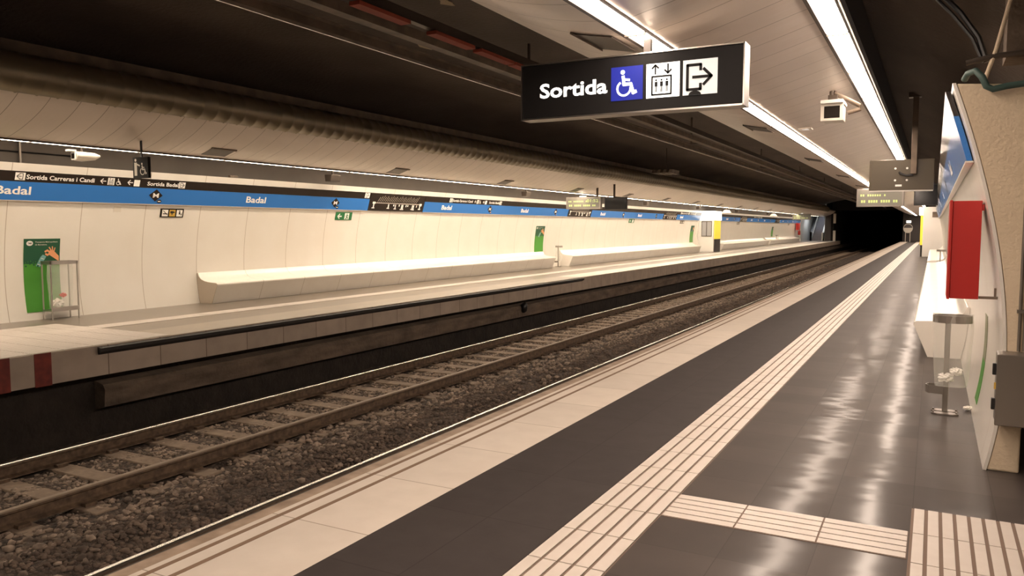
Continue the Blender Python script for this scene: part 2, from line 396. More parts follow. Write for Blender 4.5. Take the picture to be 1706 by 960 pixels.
# concrete mass of the near wall, its rough end facing the camera
zz = np.linspace(0, ZT-.003, 26)
prof = [(wx(z)+.021, z) for z in zz] + [(.80, ZT-.06), (.80, .95), (.60, .55), (.525, .28), (.525, 0)]
o = MB().prism(prof, 5.785, 9.0).build('wall_end', 'concrete', bevel=.012); struct(o)
# passage beyond the pillar
slab('wall_passage', .80, 3.2, 8.4, 8.6, 0, 3.2, 'endgrey'); slab('wall_passage_side', 3.2, 3.3, Y0, 8.6, 0, 3.4, 'concrete')
slab('wall_lintel', .36, 3.2, 5.95, 6.25, 2.62, 4.2, 'undercon')
# vault
n = 40; prof = []
for k in range(n+1):
    a = math.radians(12 + 156*k/n); prof.append((-6.45+8.5*math.cos(a), .6+4.25*math.sin(a)))
prof2 = prof + [(p[0]*1.0 + (p[0]+6.45)*.03, p[1]+.2) for p in prof[::-1]]
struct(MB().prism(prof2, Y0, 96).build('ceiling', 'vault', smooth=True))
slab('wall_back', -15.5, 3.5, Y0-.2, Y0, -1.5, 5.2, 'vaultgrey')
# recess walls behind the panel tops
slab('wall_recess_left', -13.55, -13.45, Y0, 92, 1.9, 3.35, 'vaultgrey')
# end walls round the tunnel mouth
slab('wall_end_right', -3.05, 2.4, 96.0, 96.3, -1.4, 5.2, 'endgrey'); slab('wall_end_top', -10.3, -3.05, 96.0, 96.3, 3.5, 5.2, 'darkmat')
slab('wall_tunnel_left', -10.4, -10.1, 96.3, 130, -1.4, 3.6, 'darkmat'); slab('wall_tunnel_right', -3.05, -2.8, 96.3, 130, -1.4, 3.6, 'darkmat')
slab('wall_tunnel_end', -10.4, -2.8, 130, 130.2, -1.6, 3.6, 'darkmat'); slab('ceiling_tunnel', -10.4, -2.8, 96.3, 130, 3.5, 3.7, 'darkmat')
slab('wall_end_left', -11.05, -10.3, 106, 106.3, -.1, 5.2, 'endgrey'); slab('wall_shaft_back', -15.5, -11.07, 110, 110.2, -.1, 9, 'vaultgrey'); slab('wall_shaft_side', -11.22, -11.07, 97.5, 110, 0, 9, 'white')
slab('floor_end', -15.2, -10.2, YE, 106, -.1, 0, 'gtilefar'); slab('ceiling_end', -11.07, -10.1, 96, 106, 3.45, 3.6, 'endgrey'); slab('ceiling_shaft', -15.5, -11.07, 98, 110, 8.8, 9, 'vaultgrey')
slab('wall_stair_side', -13.5, -13.35, 93.5, 110, 0, 9, 'white'); slab('wall_pier', -13.6, -13.2, 93.0, 93.45, 0, 3.0, 'white')
# platform screen pieces at the tunnel mouth
struct(MB().prism([(-11.05, 0), (-10.15, 0), (-10.15, 3.4), (-11.05, 3.4)], 96.6, 96.9).build('wall_screen', 'endgrey'))

# canopies
def canopy(far):
    pts = [(-2.98, 3.24 if not far else 3.36), (-2.85, 3.10), (-2.66, 3.02), (-2.45, 2.935), (-2.2, 2.865), (-1.98, 2.825), (-1.80, 2.81), (-1.66, 2.81), (-1.55, 2.835), (-1.4, 2.87), (-1.1, 2.96), (-.80, 3.05), (-.64, 3.06), (-.58, 3.10)]
    if far: pts = [(-2.98, 3.36), (-2.85, 3.22), (-2.66, 3.09), (-2.45, 2.98), (-2.2, 2.875), (-1.98, 2.80), (-1.80, 2.755), (-1.66, 2.75), (-1.55, 2.78), (-1.4, 2.84), (-1.1, 2.95), (-.80, 3.05), (-.64, 3.06), (-.58, 3.10)]
    # resample smoothly
    P = []
    for i in range(len(pts)-1):
        p0 = pts[max(i-1, 0)]; p1 = pts[i]; p2 = pts[i+1]; p3 = pts[min(i+2, len(pts)-1)]
        for t in (0, .34, .67):
            P.append(tuple(.5*((2*p1[j]) + (-p0[j]+p2[j])*t + (2*p0[j]-5*p1[j]+4*p2[j]-p3[j])*t*t + (-p0[j]+3*p1[j]-3*p2[j]+p3[j])*t**3) for j in (0, 1)))
    P.append(pts[-1]); top = [(x, z+.03) for x, z in P[::-1]]
    prof = P + top
    if far: prof = [(-12.9-x, z) for x, z in prof]
    o = MB().prism(prof, Y0, 95.9 if far else Y1-.5).build('ceiling_canopy', 'canopy', smooth=True)
    return struct(o)
canopy(False); canopy(True)
slab('trim_8', -.60, -.57, Y0, Y1-.5, 3.03, 3.35, 'darkmat')

# ================================================================== LIGHTS
def tube_light(far, inner):
    if inner: x0, x1, z = (-1.80, -1.665, 2.79)
    else: x0, x1, z = (-.785, -.635, 3.035)
    if far: x0, x1 = -12.9-x1, -12.9-x0; z -= .038 if inner else 0
    zt = (.001 if not far else -.002)+z+.012
    cx = (x0+x1)/2; side = 'across the tracks' if far else 'above the near platform'
    lab = ('glowing fluorescent ceiling light in the strip over the bench side ' if not inner else 'glowing fluorescent ceiling light in the strip nearer the tracks ') + side
    t = thing('fluorescent_light', lab, 'light', (cx, 0, z), lab.replace('glowing fluorescent ceiling light', 'fluorescent lights'))
    MB().prism([(x0, zt), (x0+.004, z-.006), (x0+.03, z-.014), (x1-.03, z-.014), (x1-.004, z-.006), (x1, zt)], .01, 1.69).build('diffuser', 'stripfar' if far else 'strip', t)
    f = MB(); f.box((x0-.030, 0, z-.006), (x0-.002, 1.7, zt)); f.box((x1+.002, 0, z-(.020 if far and inner else .004)), (x1+.016, 1.7, zt)); f.box((x0-.002, -.008, z-.020), (x1+.002, .008, zt)); f.build('housing', 'darksteel', t)
    return t
for far in (False, True):
    for inner in (True, False):
        a = -5.3; N = 58 if not far else 57
        if far: N = 57
        root = tube_light(far, inner); base = root
        root.location.y = a
        bright = None
        for k in range(1, N):
            y = a+1.7*k
            if far and 15 < y < 47.5:            # tubes over the two long benches, set brighter for the wall's glow
                c = dup(root, (0, 1.7*k, 0))
                for ch in c.children:
                    if 'diffuser' in ch.name:
                        if bright is None: bright = ch.data.copy(); bright.materials[0] = M['stripfarbright']
                        ch.data = bright
            else: dup(root, (0, 1.7*k, 0))

# ================================================================== RAILS, SLEEPERS, BALLAST
def rail(xc, label, y0=Y0, y1=128, hm='railhead'):
    p = [(-.075, -1.215), (.075, -1.215), (.075, -1.203), (.012, -1.185), (.012, -1.10), (.034, -1.088), (.034, -1.062), (-.034, -1.062), (-.034, -1.088), (-.012, -1.10), (-.012, -1.185), (-.075, -1.203)]
    t = thing('train_rail', label, 'rail', (xc, y0, -1.215), 'rails of the two tracks')
    MB().prism([(xc+a, b) for a, b in p], y0, y1).build('rail_body', 'rail', t)
    MB().prism([(xc-.035, -1.068), (xc+.035, -1.068), (xc+.033, -1.053), (xc+.02, -1.048), (xc-.02, -1.048), (xc-.033, -1.053)], y0, y1).build('rail_head', hm, t)
rail(-8.95, 'brown train rail with shiny top at the foot of the far platform')
rail(-7.455, 'brown train rail between the ballast strips, middle of the three visible rails', hm='raildull')
rail(-5.49, 'shiny train rail seen just over the edge of the near platform')
sl = thing('track_sleeper', 'dusty concrete sleeper crossing under the two farther rails', 'sleeper', (-8.2, 4.76, -1.33), 'concrete sleepers of the far track')
MB().prism([(-9.35, -1.33), (-7.05, -1.33), (-7.06, -1.218), (-9.34, -1.218)], 4.76-.12, 4.76+.12).build('beam', 'sleeper', sl, bevel=.012)
for xr in (-8.95, -7.455):
    for s in (-1, 1): MB().box((xr+s*.115-.035, 4.70, -1.218), (xr+s*.115+.035, 4.82, -1.185)).build('rail_clip', 'rail', sl)
k = -2
while 4.76+.65*k < 96:
    if k != 0: dup(sl, (0, .65*k, 0))
    k += 1
# ballast bed surface with relief
def bed(x0, x1, y0, y1, dx, dy, hf, name, mat, label):
    xs = np.arange(x0, x1+1e-6, dx); ys = np.arange(y0, y1+1e-6, dy)
    X, Y = np.meshgrid(xs, ys); Z = hf(X, Y) + rng.normal(0, .008, X.shape)
    nx, ny = len(xs), len(ys); V = np.stack([X.ravel(), Y.ravel(), Z.ravel()], 1)
    i = np.arange((ny-1)*(nx-1)); r = i//(nx-1); c = i % (nx-1); a = r*nx+c
    Fc = np.stack([a, a+1, a+nx+1, a+nx], 1)
    me = bpy.data.meshes.new(name); me.from_pydata(V.tolist(), [], Fc.tolist()); me.update(); me.materials.append(M[mat])
    me.polygons.foreach_set('use_smooth', [True]*len(me.polygons))
    o = bpy.data.objects.new(name, me); C.objects.link(o); return tag(o, label, 'gravel', kind='stuff')
def hbed(X, Y):
    z = np.full(X.shape, -1.245)
    z = np.where(X > -7.3, -1.235 + .10*np.exp(-((X+6.2)/.45)**2), z)
    z = np.where(X < -9.1, -1.30, z)
    return z + .018*np.sin(Y*3.1+X*5)*np.sin(X*7-Y*1.3)
bed(-9.94, -3.04, 1.5, 95.9, .138, .25, hbed, 'ballast_bed', 'nearbed', 'dark brown dusty ballast filling the track bed below the rails')
def stones(name, label, regions, mat):
    # deformed icospheres
    bm = bmesh.new(); bmesh.ops.create_icosphere(bm, subdivisions=1, radius=1); base = np.array([v.co[:] for v in bm.verts]); fc = np.array([[v.index for v in f.verts] for f in bm.faces]); bm.free()
    VV = []; FF = []; o = 0
    for (x0, x1, y0, y1, dens, smin, smax, zf) in regions:
        nn = int((x1-x0)*(y1-y0)*dens)
        P = rng.uniform([x0, y0], [x1, y1], (nn, 2)); S = rng.uniform(smin, smax, nn) * rng.choice([.8, 1, 1.35], nn, p=[.5, .4, .1])
        Z = zf(P[:, 0], P[:, 1])
        for i in range(nn):
            q = base*rng.uniform(.72, 1.15, (12, 1))*np.array([1, rng.uniform(.6, 1), rng.uniform(.5, .8)])
            a, b = rng.uniform(0, 2*PI), rng.uniform(-.7, .7); ca, sa, cb, sb = math.cos(a), math.sin(a), math.cos(b), math.sin(b)
            R = np.array([[ca, -sa, 0], [sa, ca, 0], [0, 0, 1]]) @ np.array([[1, 0, 0], [0, cb, -sb], [0, sb, cb]])
            VV.append(q @ R.T * S[i] + [P[i, 0], P[i, 1], Z[i] + S[i]*.15]); FF.append(fc+o); o += 12
    V = np.concatenate(VV); Fq = np.concatenate(FF)
    me = bpy.data.meshes.new(name); me.vertices.add(len(V)); me.vertices.foreach_set('co', V.ravel()); me.loops.add(Fq.size); me.loops.foreach_set('vertex_index', Fq.ravel())
    me.polygons.add(len(Fq)); me.polygons.foreach_set('loop_start', np.arange(len(Fq))*3); me.update(calc_edges=True); me.validate(); me.materials.append(M[mat])
    ob = bpy.data.objects.new(name, me); C.objects.link(ob); return tag(ob, label, 'gravel', kind='stuff')
stones('ballast_stones', 'pale brown gravel stones heaped between and beside the far track rails', [
    (-8.82, -7.58, 3.6, 13, 420, .018, .036, hbed), (-8.82, -7.58, 13, 30, 200, .022, .042, hbed), (-8.82, -7.58, 30, 60, 70, .03, .05, hbed),
    (-7.35, -6.5, 3.4, 11, 190, .022, .046, hbed), (-7.35, -6.3, 11, 30, 110, .025, .05, hbed), (-7.3, -6.3, 30, 60, 40, .03, .05, hbed), (-7.2, -5.6, 2.8, 14, 13, .034, .058, lambda X, Y: hbed(X, Y)+.015)], 'stone')
stones('ballast_stones', 'dark sooty gravel lying between the two tracks beside the near rail', [
    (-6.9, -5.55, 2.8, 12, 480, .018, .038, hbed), (-6.6, -5.55, 12, 32, 170, .024, .045, hbed),
    (-9.5, -9.05, 4, 30, 60, .018, .045, hbed), (-6.6, -5.6, 32, 60, 50, .03, .05, hbed)], 'stonedark')
# rubber gap filler on the far edge
tag(MB().prism([(FE-.10, 0), (FE+.10, -.03), (FE+.10, -.075), (FE+.03, -.12), (FE-.0, -.02)], 6.45, 22.6).build('edge_rubber', 'rubber', loc='base'), 'black rubber gap filler strip along the far platform edge', 'rubber strip')

# ================================================================== BENCHES
def bench(far, y0, y1, label, cove=False):
    pr = [(-.02, 0), (-.165, .35), (-.182, .385), (-.178, .41), (-.15, .428), (-.05, .432), (.08, .44), (.20, .46), (.29, .495), (.345, .55), (.375, .62)]
    zb = [.61, .5, .3, .15, 0]
    prof = pr + [(wx(z)-.004, z) for z in zb]
    if far: prof = [(-12.9-x, z) for x, z in prof]
    t = thing('platform_bench', label, 'bench', ((-12.95 if far else .1), y0, 0), 'moulded white benches along the far wall' if far else 'moulded white benches along the near wall')
    MB().prism(prof, y0, y1).build('bench_shell', 'bench', t, smooth=True, bevel=.006)
    for yy in (y0-.012, y1+.001): MB().prism(prof, yy, yy+.011).build('end_panel', 'bench', t)
    if far:
        b = MB(); b.box((-12.93, y0+.02, -.001), (-12.915, y1-.02, .016)); b.build('foot_joint', 'beam', t)
    return t
bench(True, 11.15, 27.3, 'long white moulded bench on the far platform, left of the green poster mid wall')
bench(True, 28.9, 48.6, 'long white moulded bench on the far platform, ending at the white kiosk')
bench(True, 54.6, 71.5, 'white moulded bench on the far platform just past the yellow-sided kiosk')
bench(True, 72.5, 89.5, 'white moulded bench farthest along the far platform near the escalator')
bench(False, 10.6, 28.5, 'white moulded bench beyond the clear bag bin on the near platform')
bench(False, 30.0, 45.5, 'white moulded bench on the near platform in front of the white kiosk')

# ================================================================== NAME BANDS
def on_wall(far, y, z, off=.0):
    return Vector(((fx(z)+off) if far else (wx(z)-off), y, z))
def flat_on_band(f, name, mat, parent, far, y, z, off=.043, zt=None):
    zt = z if zt is None else zt
    v = (on_wall(far, y, zt+.12)-on_wall(far, y, zt-.12)).normalized(); u = Vector((0, 1 if far else -1, 0))
    return f.build(name, mat, parent, on_wall(far, y, z, off), u, v, .004)
def strip_prof(far, z0, z1, off0, off1):
    zz = np.linspace(z0, z1, 8); s = 1 if far else -1; f = fx if far else wx
    return [(f(z)+s*off0, z) for z in zz] + [(f(z)+s*off1, z) for z in zz[::-1]]
ZB0, ZB1, ZB2 = 1.99, 2.285, 2.45
def band(far, y0, y1, label, names=(), logos=(), rows=()):
    t = thing('station_name_band', label, 'sign', (fx(2) if far else wx(2), y0, ZB0), 'blue and black station name bands')
    MB().prism(strip_prof(far, ZB0, ZB1, .008, .042), y0, y1).build('blue_strip', 'blueband', t)
    MB().prism(strip_prof(far, ZB1+.002, ZB2, .008, .040), y0, y1).build('black_strip', 'blackband', t)
    MB().prism(strip_prof(far, ZB0-.012, ZB0-.002, .003, .05), y0, y1).build('edge_profile', 'offwhite', t)
    s = 1 if far else -1
    for y in names:
        flat_on_band(Flat().text('Badal', 0, 0, .135, .56, .02), 'lettering', 'white', t, far, y, 2.085, zt=2.13)
    for y in logos:
        d = flat_on_band(Flat().poly([(-.15, 0), (0, -.12), (.15, 0), (0, .12)]), 'metro_logo', 'blackband', t, far, y, 2.155)
        flat_on_band(Flat().text('M', -.062, -.046, .092, .125, .01), 'logo_letter', 'white', d, far, y, 2.155, off=.045)
        e = flat_on_band(Flat().disc((0, 0), .05, 16, .036), 'line_badge', 'blackband', t, far, y+s*.09, 2.045)
        flat_on_band(Flat().rect(-.03, -.008, .03, .008), 'badge_mark', 'white', e, far, y+s*.09, 2.045, off=.045)
    for y in rows:
        z = 2.30; q = lambda f, nm, mt, dy, off=.041: flat_on_band(f, nm, mt, t, far, y+s*dy, z, off=off, zt=2.37)
        q(Flat().rect(0, .01, .16, .135), 'exit_pictogram', 'white', 0); q(sym_exit(.125, .015, .01, True), 'exit_symbol', 'dark', 0, .044)
        q(Flat().text('Sortida Carreras i Candi', 0, .035, .075, 1.17, .02), 'lettering', 'white', .18)
        q(sym_arrow(.11, 0, .015, True), 'arrow', 'white', 1.46)
        q(Flat().rect(0, .005, .13, .135), 'lift_pictogram', 'white', 1.60); q(sym_lift(.125, .0, .005), 'lift_symbol', 'dark', 1.60, .044)
        q(sym_wheelchair(.12, 0, .01), 'wheelchair_symbol', 'white', 1.75)
        q(sym_arrow(.11, 0, .015, True), 'arrow', 'white', 1.99)
        q(Flat().rect(0, .005, .12, .125), 'stairs_pictogram', 'white', 2.12)
        q(Flat().text('Sortida Badal', 0, .035, .072, .68, .02), 'lettering', 'white', 2.40)
        q(Flat().rect(0, .01, .15, .13), 'exit_pictogram', 'white', 3.09); q(sym_exit(.12, .015, .01), 'exit_symbol', 'dark', 3.09, .044)
    return t
b = band(True, -3, 16.40, 'blue Badal name band leftmost on the far wall, with large exit directions above', (-.4, 7.12, 12.25), (5.0, 10.02, 15.1), (7.4,))
flat_on_band(Flat().rect(0, .0, .19, .135), 'exit_pictogram', 'white', b, True, 16.17, 2.31, off=.041, zt=2.37); flat_on_band(sym_exit(.135, .02, .0), 'exit_symbol', 'dark', b, True, 16.17, 2.31, off=.044, zt=2.37)
band(True, 18.92, 29.10, 'blue Badal name band between the first and second line maps on the far wall', (19.85, 25.0), (22.75, 27.9), (20.2,))
band(True, 31.55, 41.75, 'blue Badal name band partly behind the hanging black monitor', (32.6, 37.6), (35.5, 40.5))
band(True, 44.30, 49.45, 'blue Badal name band ending at the left side of the white kiosk', (45.0,), (), (44.9,))
band(True, 52.0, 61.0, 'blue Badal name band just right of the far kiosk', (56.5,), (59.0,))
band(True, 63.5, 76.0, 'blue Badal name band past the kiosk, between two far line maps', (65, 70.5), (68, 73.5), (66,))
band(True, 78.5, 91.5, 'blue Badal name band farthest right, by the red fire equipment', (80, 86), (83, 89))
band(False, 6.05, 44.5, 'glossy blue and black name band on the near wall above the red box', (9.5, 17, 24, 31, 38), (13, 20.5, 28), (16,))
def line_map(far, y0, y1, label):
    t = thing('line_map', label, 'map', (fx(2), y0, ZB0), 'line maps set in the name band')
    MB().prism(strip_prof(far, ZB0, ZB2, .008, .043), y0, y1).build('map_panel', 'blackband', t)
    f = Flat(); W = y1-y0; f.rect(.25, .205, W-.25, .228)
    for k in range(23):
        x = .32+k*(W-.75)/22; f.rect(x-.008, .22, x+.008, .245)
        h = .11+.06*((k*7) % 5)/5; f.line([(x+.01, .262), (x+.01+h*.7, .262+h)], .013)
    f.build('station_names', 'silver', t, on_wall(far, y0, ZB0, .046), (0, 1, 0), on_wall(far, 0, 2.4)-on_wall(far, 0, 2.0), .003)
    f = Flat()
    f.rect(.12, .19, .24, .245); f.rect(W-.24, .17, W-.12, .24)
    for x, h in ((.18, .12), (.82, .12), (1.05, .05), (1.13, .13), (1.3, .05), (1.42, .14), (1.47, .14), (1.62, .06), (1.7, .05), (1.92, .13), (1.98, .14), (2.12, .06), (W-.2, .12)):
        f.rect(x-.02, .19-h, x+.02, .19)
        if h > .1: f.rect(x-.06, .19-h-.005, x+.05, .19-h+.02)
    f.build('interchange_marks', 'white', t, on_wall(far, y0, ZB0, .046), (0, 1, 0), on_wall(far, 0, 2.4)-on_wall(far, 0, 2.0), .003)
line_map(True, 16.42, 18.90, 'black line map strip above the green exit sign, nearest of the maps')
line_map(True, 29.12, 31.53, 'black line map strip partly behind the hanging clock board')
line_map(True, 41.77, 44.28, 'black line map strip left of the white kiosk')
line_map(True, 61.02, 63.48, 'black line map strip right of the kiosk')
line_map(True, 76.02, 78.48, 'black line map strip farthest from the camera')

# ================================================================== SMALL WALL SIGNS (far wall)
def wall_plate(name, label, cat, y0, y1, z0, z1, mat, th=.012, group=None):
    t = thing(name, label, cat, (fx((z0+z1)/2), (y0+y1)/2, z0), group)
    MB().prism(strip_prof(True, z0, z1, .002, .002+th), y0, y1).build('plate', mat, t)
    return t
def on_plate(f, nm, mat, t, y, z0, z1, off=.016, parent=None):
    return f.build(nm, mat, parent or t, on_wall(True, y, z0, off), (0, 1, 0), on_wall(True, 0, z1)-on_wall(True, 0, z0), .002)
t = wall_plate('pictogram_plate', 'small dark plate with three pictograms under the blue band', 'sign', 10.20, 10.73, 1.745, 1.915, 'blackband')
p = [on_plate(Flat().rect(a, .02, a+.135, .15), nm, mt, t, 10.20, 1.745, 1.915) for a, nm, mt in ((.035, 'no_smoking_pictogram', 'white'), (.2, 'camera_pictogram', 'pictyellow'), (.365, 'bin_pictogram', 'white'))]
on_plate(Flat().line([(.055, .13), (.155, .05)], .012).line([(.06, .07), (.15, .07)], .018), 'symbol_strokes', 'dark', t, 10.20, 1.745, 1.915, .019, p[0])
on_plate(Flat().rect(.215, .08, .29, .125).rect(.29, .09, .32, .115).rect(.25, .05, .27, .08), 'symbol_strokes', 'dark', t, 10.20, 1.745, 1.915, .019, p[1])
on_plate(Flat().disc((.43, .125), .014, 10).rect(.415, .06, .447, .108).rect(.46, .045, .48, .08), 'symbol_strokes', 'dark', t, 10.20, 1.745, 1.915, .019, p[2])
t = wall_plate('emergency_exit_sign', 'green emergency exit sign with left arrow below the first line map', 'sign', 15.24, 15.86, 1.735, 1.935, 'green')
on_plate(sym_arrow(.15, .07, .02, True, .2), 'arrow', 'white', t, 15.24, 1.735, 1.935)
d = on_plate(Flat().rect(.33, .02, .50, .18), 'door_symbol', 'white', t, 15.24, 1.735, 1.935); on_plate(Flat().disc((.41, .155), .016, 10).line([(.41, .13), (.42, .08), (.38, .03)], .028).line([(.42, .08), (.46, .04)], .024).line([(.37, .10), (.46, .12)], .018), 'running_figure', 'green', t, 15.24, 1.735, 1.935, .019, d)
for y0, lab in ((36.6, 'small green exit sign on the far wall below the hanging monitor'),):
    t = wall_plate('emergency_exit_sign', lab, 'sign', y0, y0+.75, 1.77, 1.97, 'green'); on_plate(sym_arrow(.15, .08, .02, True, .2), 'arrow', 'white', t, y0, 1.77, 1.97); on_plate(Flat().rect(.42, .02, .62, .17), 'door_symbol', 'white', t, y0, 1.77, 1.97)
for y0, lab in ((45.4, 'small dark pictogram plate left of the white kiosk'), (53.5, 'small dark pictogram plate right of the white kiosk'), (60.5, 'small dark plate under the band beyond the kiosk'), (84, 'small dark plate left of the red fire cabinet')):
    t = wall_plate('pictogram_plate', lab, 'sign', y0, y0+.8, 1.77, 1.94, 'blackband'); on_plate(Flat().rect(.05, .02, .35, .15).rect(.45, .02, .75, .15), 'pictogram', 'silver', t, y0, 1.77, 1.94)
tag(MB().prism(strip_prof(True, 1.83, 1.93, .002, .005), 9.22, 9.37).build('grey_sticker', 'offwhite', loc='base'), 'faded grey square sticker left of the pictogram plate', 'sticker')

def green_poster(y0, y1, z0, z1, label, detail=True):
    t = thing('green_poster', label, 'poster', (fx(1), (y0+y1)/2, z0), 'green recycling posters')
    MB().prism(strip_prof(True, z0, z1, .002, .008), y0, y1).build('lower_field', 'pgreen', t)
    H = z1-z0; W = y1-y0; zd = z0+H*.66
    MB().prism(strip_prof(True, zd, z1, .008, .011), y0, y1).build('upper_field', 'pdark', t)
    def P(f, nm, mat, zc, off=.015, parent=None):
        return f.build(nm, mat, parent or t, on_wall(True, y0, zc, off), (0, 1, 0), on_wall(True, 0, zc+.1)-on_wall(True, 0, zc-.02), .002)
    if detail:
        f = Flat()
        for k in range(9): f.disc((W*(.05+.11*k), .012+.02*((k*5) % 3)), .016, 8)
        P(f, 'dots', 'pdark', zd-.05)
        f = Flat()
        for k in range(14): f.disc((W*(.04+.07*k), .02+.012*((k*4) % 3)), .008, 8)
        P(f, 'leaf_edge', 'pgreen', zd)
        lg = P(Flat().disc((.09, 0), .055, 20, .042), 'logo_disc', 'white', z1-.075)
        P(Flat().text('TMB', .055, -.014, .028, .07), 'logo_letters', 'dark', z1-.075, .018, lg)
        P(Flat().text('Transports Metropolitans', .18, .01, .022, .38), 'lettering', 'offwhite', z1-.075); P(Flat().text('de Barcelona', .18, -.035, .022, .2), 'lettering', 'offwhite', z1-.075)
    s = W/.62
    hd = Flat().poly([(.42*s, .10), (.60*s, -.02), (.60*s, .07), (.50*s, .17), (.44*s, .17)]).line([(.45*s, .13), (.40*s, .17), (.36*s, .15)], .03).line([(.44*s, .12), (.40*s, .09), (.37*s, .11)], .03).line([(.47*s, .16), (.43*s, .22)], .022).line([(.49*s, .16), (.485*s, .23)], .02).line([(.51*s, .14), (.53*s, .21)], .018)
    P(hd, 'drawn_hand', 'skin', zd+.05)
    bt = P(Flat().poly([(.20*s, -.06), (.27*s, -.08), (.36*s, .06), (.38*s, .10), (.32*s, .13), (.28*s, .09)]), 'drawn_bottle', 'bottle', zd+.02)
    P(Flat().line([(.23*s, -.03), (.28*s, -.05)], .01).line([(.26*s, .02), (.31*s, 0)], .01).line([(.29*s, .07), (.34*s, .05)], .01), 'bottle_bands', 'offwhite', zd+.02, .017, bt)
    return t
green_poster(7.66, 8.27, .13, 1.36, 'green recycling poster with a hand and bottle behind the leftmost bag bin')
green_poster(26.6, 27.35, .50, 1.60, 'green recycling poster in the middle of the far wall between two benches')
green_poster(48.0, 48.75, .62, 1.66, 'small green poster at the right end of the bench by the kiosk', False)
t = thing('green_poster', 'green poster edge on on the near wall beside the steel pole bin', 'poster', (.38, 7.45, .12), 'green recycling posters')
MB().prism([(wx(z)-.004, z) for z in np.linspace(.12, .47, 8)]+[(wx(z)-.001, z) for z in np.linspace(.47, .12, 8)], 7.3, 7.6).build('lower_field', 'pgreen', t); MB().prism([(wx(z)-.004, z) for z in np.linspace(.472, .84, 8)]+[(wx(z)-.001, z) for z in np.linspace(.84, .472, 8)], 7.3, 7.6).build('upper_field', 'sage', t)
green_poster(75.5, 76.3, .70, 1.60, 'narrow dark green poster above the farther bench past the kiosk', False)

# ================================================================== BINS
def crumple(c, r, mat, label, name='crumpled_litter'):
    bm = bmesh.new(); bmesh.ops.create_icosphere(bm, subdivisions=3, radius=1)
    m = MB(); vs = []
    for v in bm.verts:
        k = .72+.28*math.sin(v.co.x*7+v.co.y*5+c[1])*math.cos(v.co.z*6+v.co.x*3)+random.uniform(-.07, .07)
        vs.append((c[0]+v.co.x*r[0]*k, c[1]+v.co.y*r[1]*k, c[2]+v.co.z*r[2]*k))
    m.add(vs, [tuple(v.index for v in f.verts) for f in bm.faces]); bm.free()
    return tag(m.build(name, mat, loc='base'), label, 'litter')
def bag_mesh(cx, cy, zt, zb, rx, ry, rxb, ryb, n=28, m=14):
    b = MB(); vs = []
    for j in range(m+1):
        t = j/m; z = zt+(zb-zt)*t; bulge = math.sin(PI*t)*.012
        for i in range(n):
            a = 2*PI*i/n; fold = 1+.045*math.sin(a*7+t*2)*(1-t*.5)+.03*math.sin(a*11+t*9)
            x = (rx+(rxb-rx)*t+bulge)*fold; y = (ry+(ryb-ry)*t+bulge)*fold
            sq = lambda c_: math.copysign(abs(c_)**.75, c_)
            vs.append((cx+x*sq(math.cos(a)), cy+y*sq(math.sin(a)), z))
    fs = [(j*n+i, j*n+(i+1) % n, (j+1)*n+(i+1) % n, (j+1)*n+i) for j in range(m) for i in range(n)]
    fs.append(tuple(m*n+i for i in range(n)))
    b.add(vs, fs); return b
def pole_bin(x, y, label, side=1, g='bag bins'):
    t = thing('waste_bin', label, 'bin', (x, y, 0), g)
    MB().box((x-.021, y-.012, .012), (x+.021, y+.012, .80)).build('pole', 'binsteel', t, bevel=.004)
    bp = MB()
    for yy in (-.06, .06):
        bp.prism([(x-.055, y+yy-.045), (x+.055, y+yy-.045), (x+.10, y+yy-.012), (x+.10, y+yy+.012), (x+.055, y+yy+.045), (x-.055, y+yy+.045), (x-.10, y+yy+.012), (x-.10, y+yy-.012)], .001, .012, 'Z')
    b = bp.build('base_plate', 'binsteel', t)
    for yy in (-.06, .06):
        for xx in (-.085, .085): MB().tube([(x+xx, y+yy, .012), (x+xx, y+yy, .024)], .009, 8).build('bolt', 'binsteel', b)
    rg = MB(); pts = []
    for k in range(29):
        a = 2*PI*k/28; pts.append((x+.03*side+.145*math.copysign(abs(math.cos(a))**.7, math.cos(a)), y+.11*math.sin(a)))
    for k in range(28):
        p, q = pts[k], pts[k+1]; ctr = (x+.03*side, y)
        i = lambda w_: (ctr[0]+(w_[0]-ctr[0])*.955, ctr[1]+(w_[1]-ctr[1])*.955)
        pi_, qi = i(p), i(q); zt, zb = .825, .765
        rg.add([(*p, zb), (*q, zb), (*q, zt), (*p, zt), (*pi_, zb), (*qi, zb), (*qi, zt), (*pi_, zt)], [(0,1,2,3), (4,7,6,5), (3,2,6,7), (0,4,5,1)])
    rg.build('bag_ring', 'binsteel', t, smooth=True)
    tr = MB(); P = [(x-.02, y-.07), (x-.13, y-.06), (x-.15, y), (x-.13, y+.06), (x-.02, y+.07)]
    for p, q in zip(P[:-1], P[1:]): tr.add([(*p, .17), (*q, .17), (*q, .235), (*p, .235)], [(0,1,2,3)])
    trb = tr.build('lower_bracket', 'binsteel', t); md = trb.modifiers.new('s', 'SOLIDIFY'); md.thickness = .006
    bag_mesh(x+.035*side, y, .835, .235, .142, .105, .115, .085).build('plastic_bag', 'bag', t, smooth=True)
    return t
pole_bin(.13, 7.43, 'steel pole bin with clear bag beside the near wall, below the red box')
crumple((.13, 7.43, .30), (.075, .06, .05), 'litter', 'crumpled white litter at the bottom of the near clear bag')
crumple((.20, 7.40, .36), (.06, .05, .04), 'litter', 'crumpled pale wrapper lying upper right in the near clear bag')
crumple((.305, 7.62, .022), (.045, .035, .022), 'litter', 'small white scrap on the floor against the near wall foot')
pole_bin(.20, 29.2, 'steel bag bin between the two benches on the near platform')
pole_bin(-13.02, 28.15, 'steel bag bin in the gap between benches beside the mid wall green poster')
pole_bin(-12.98, 76.6, 'steel bag bin beside the farthest green poster')
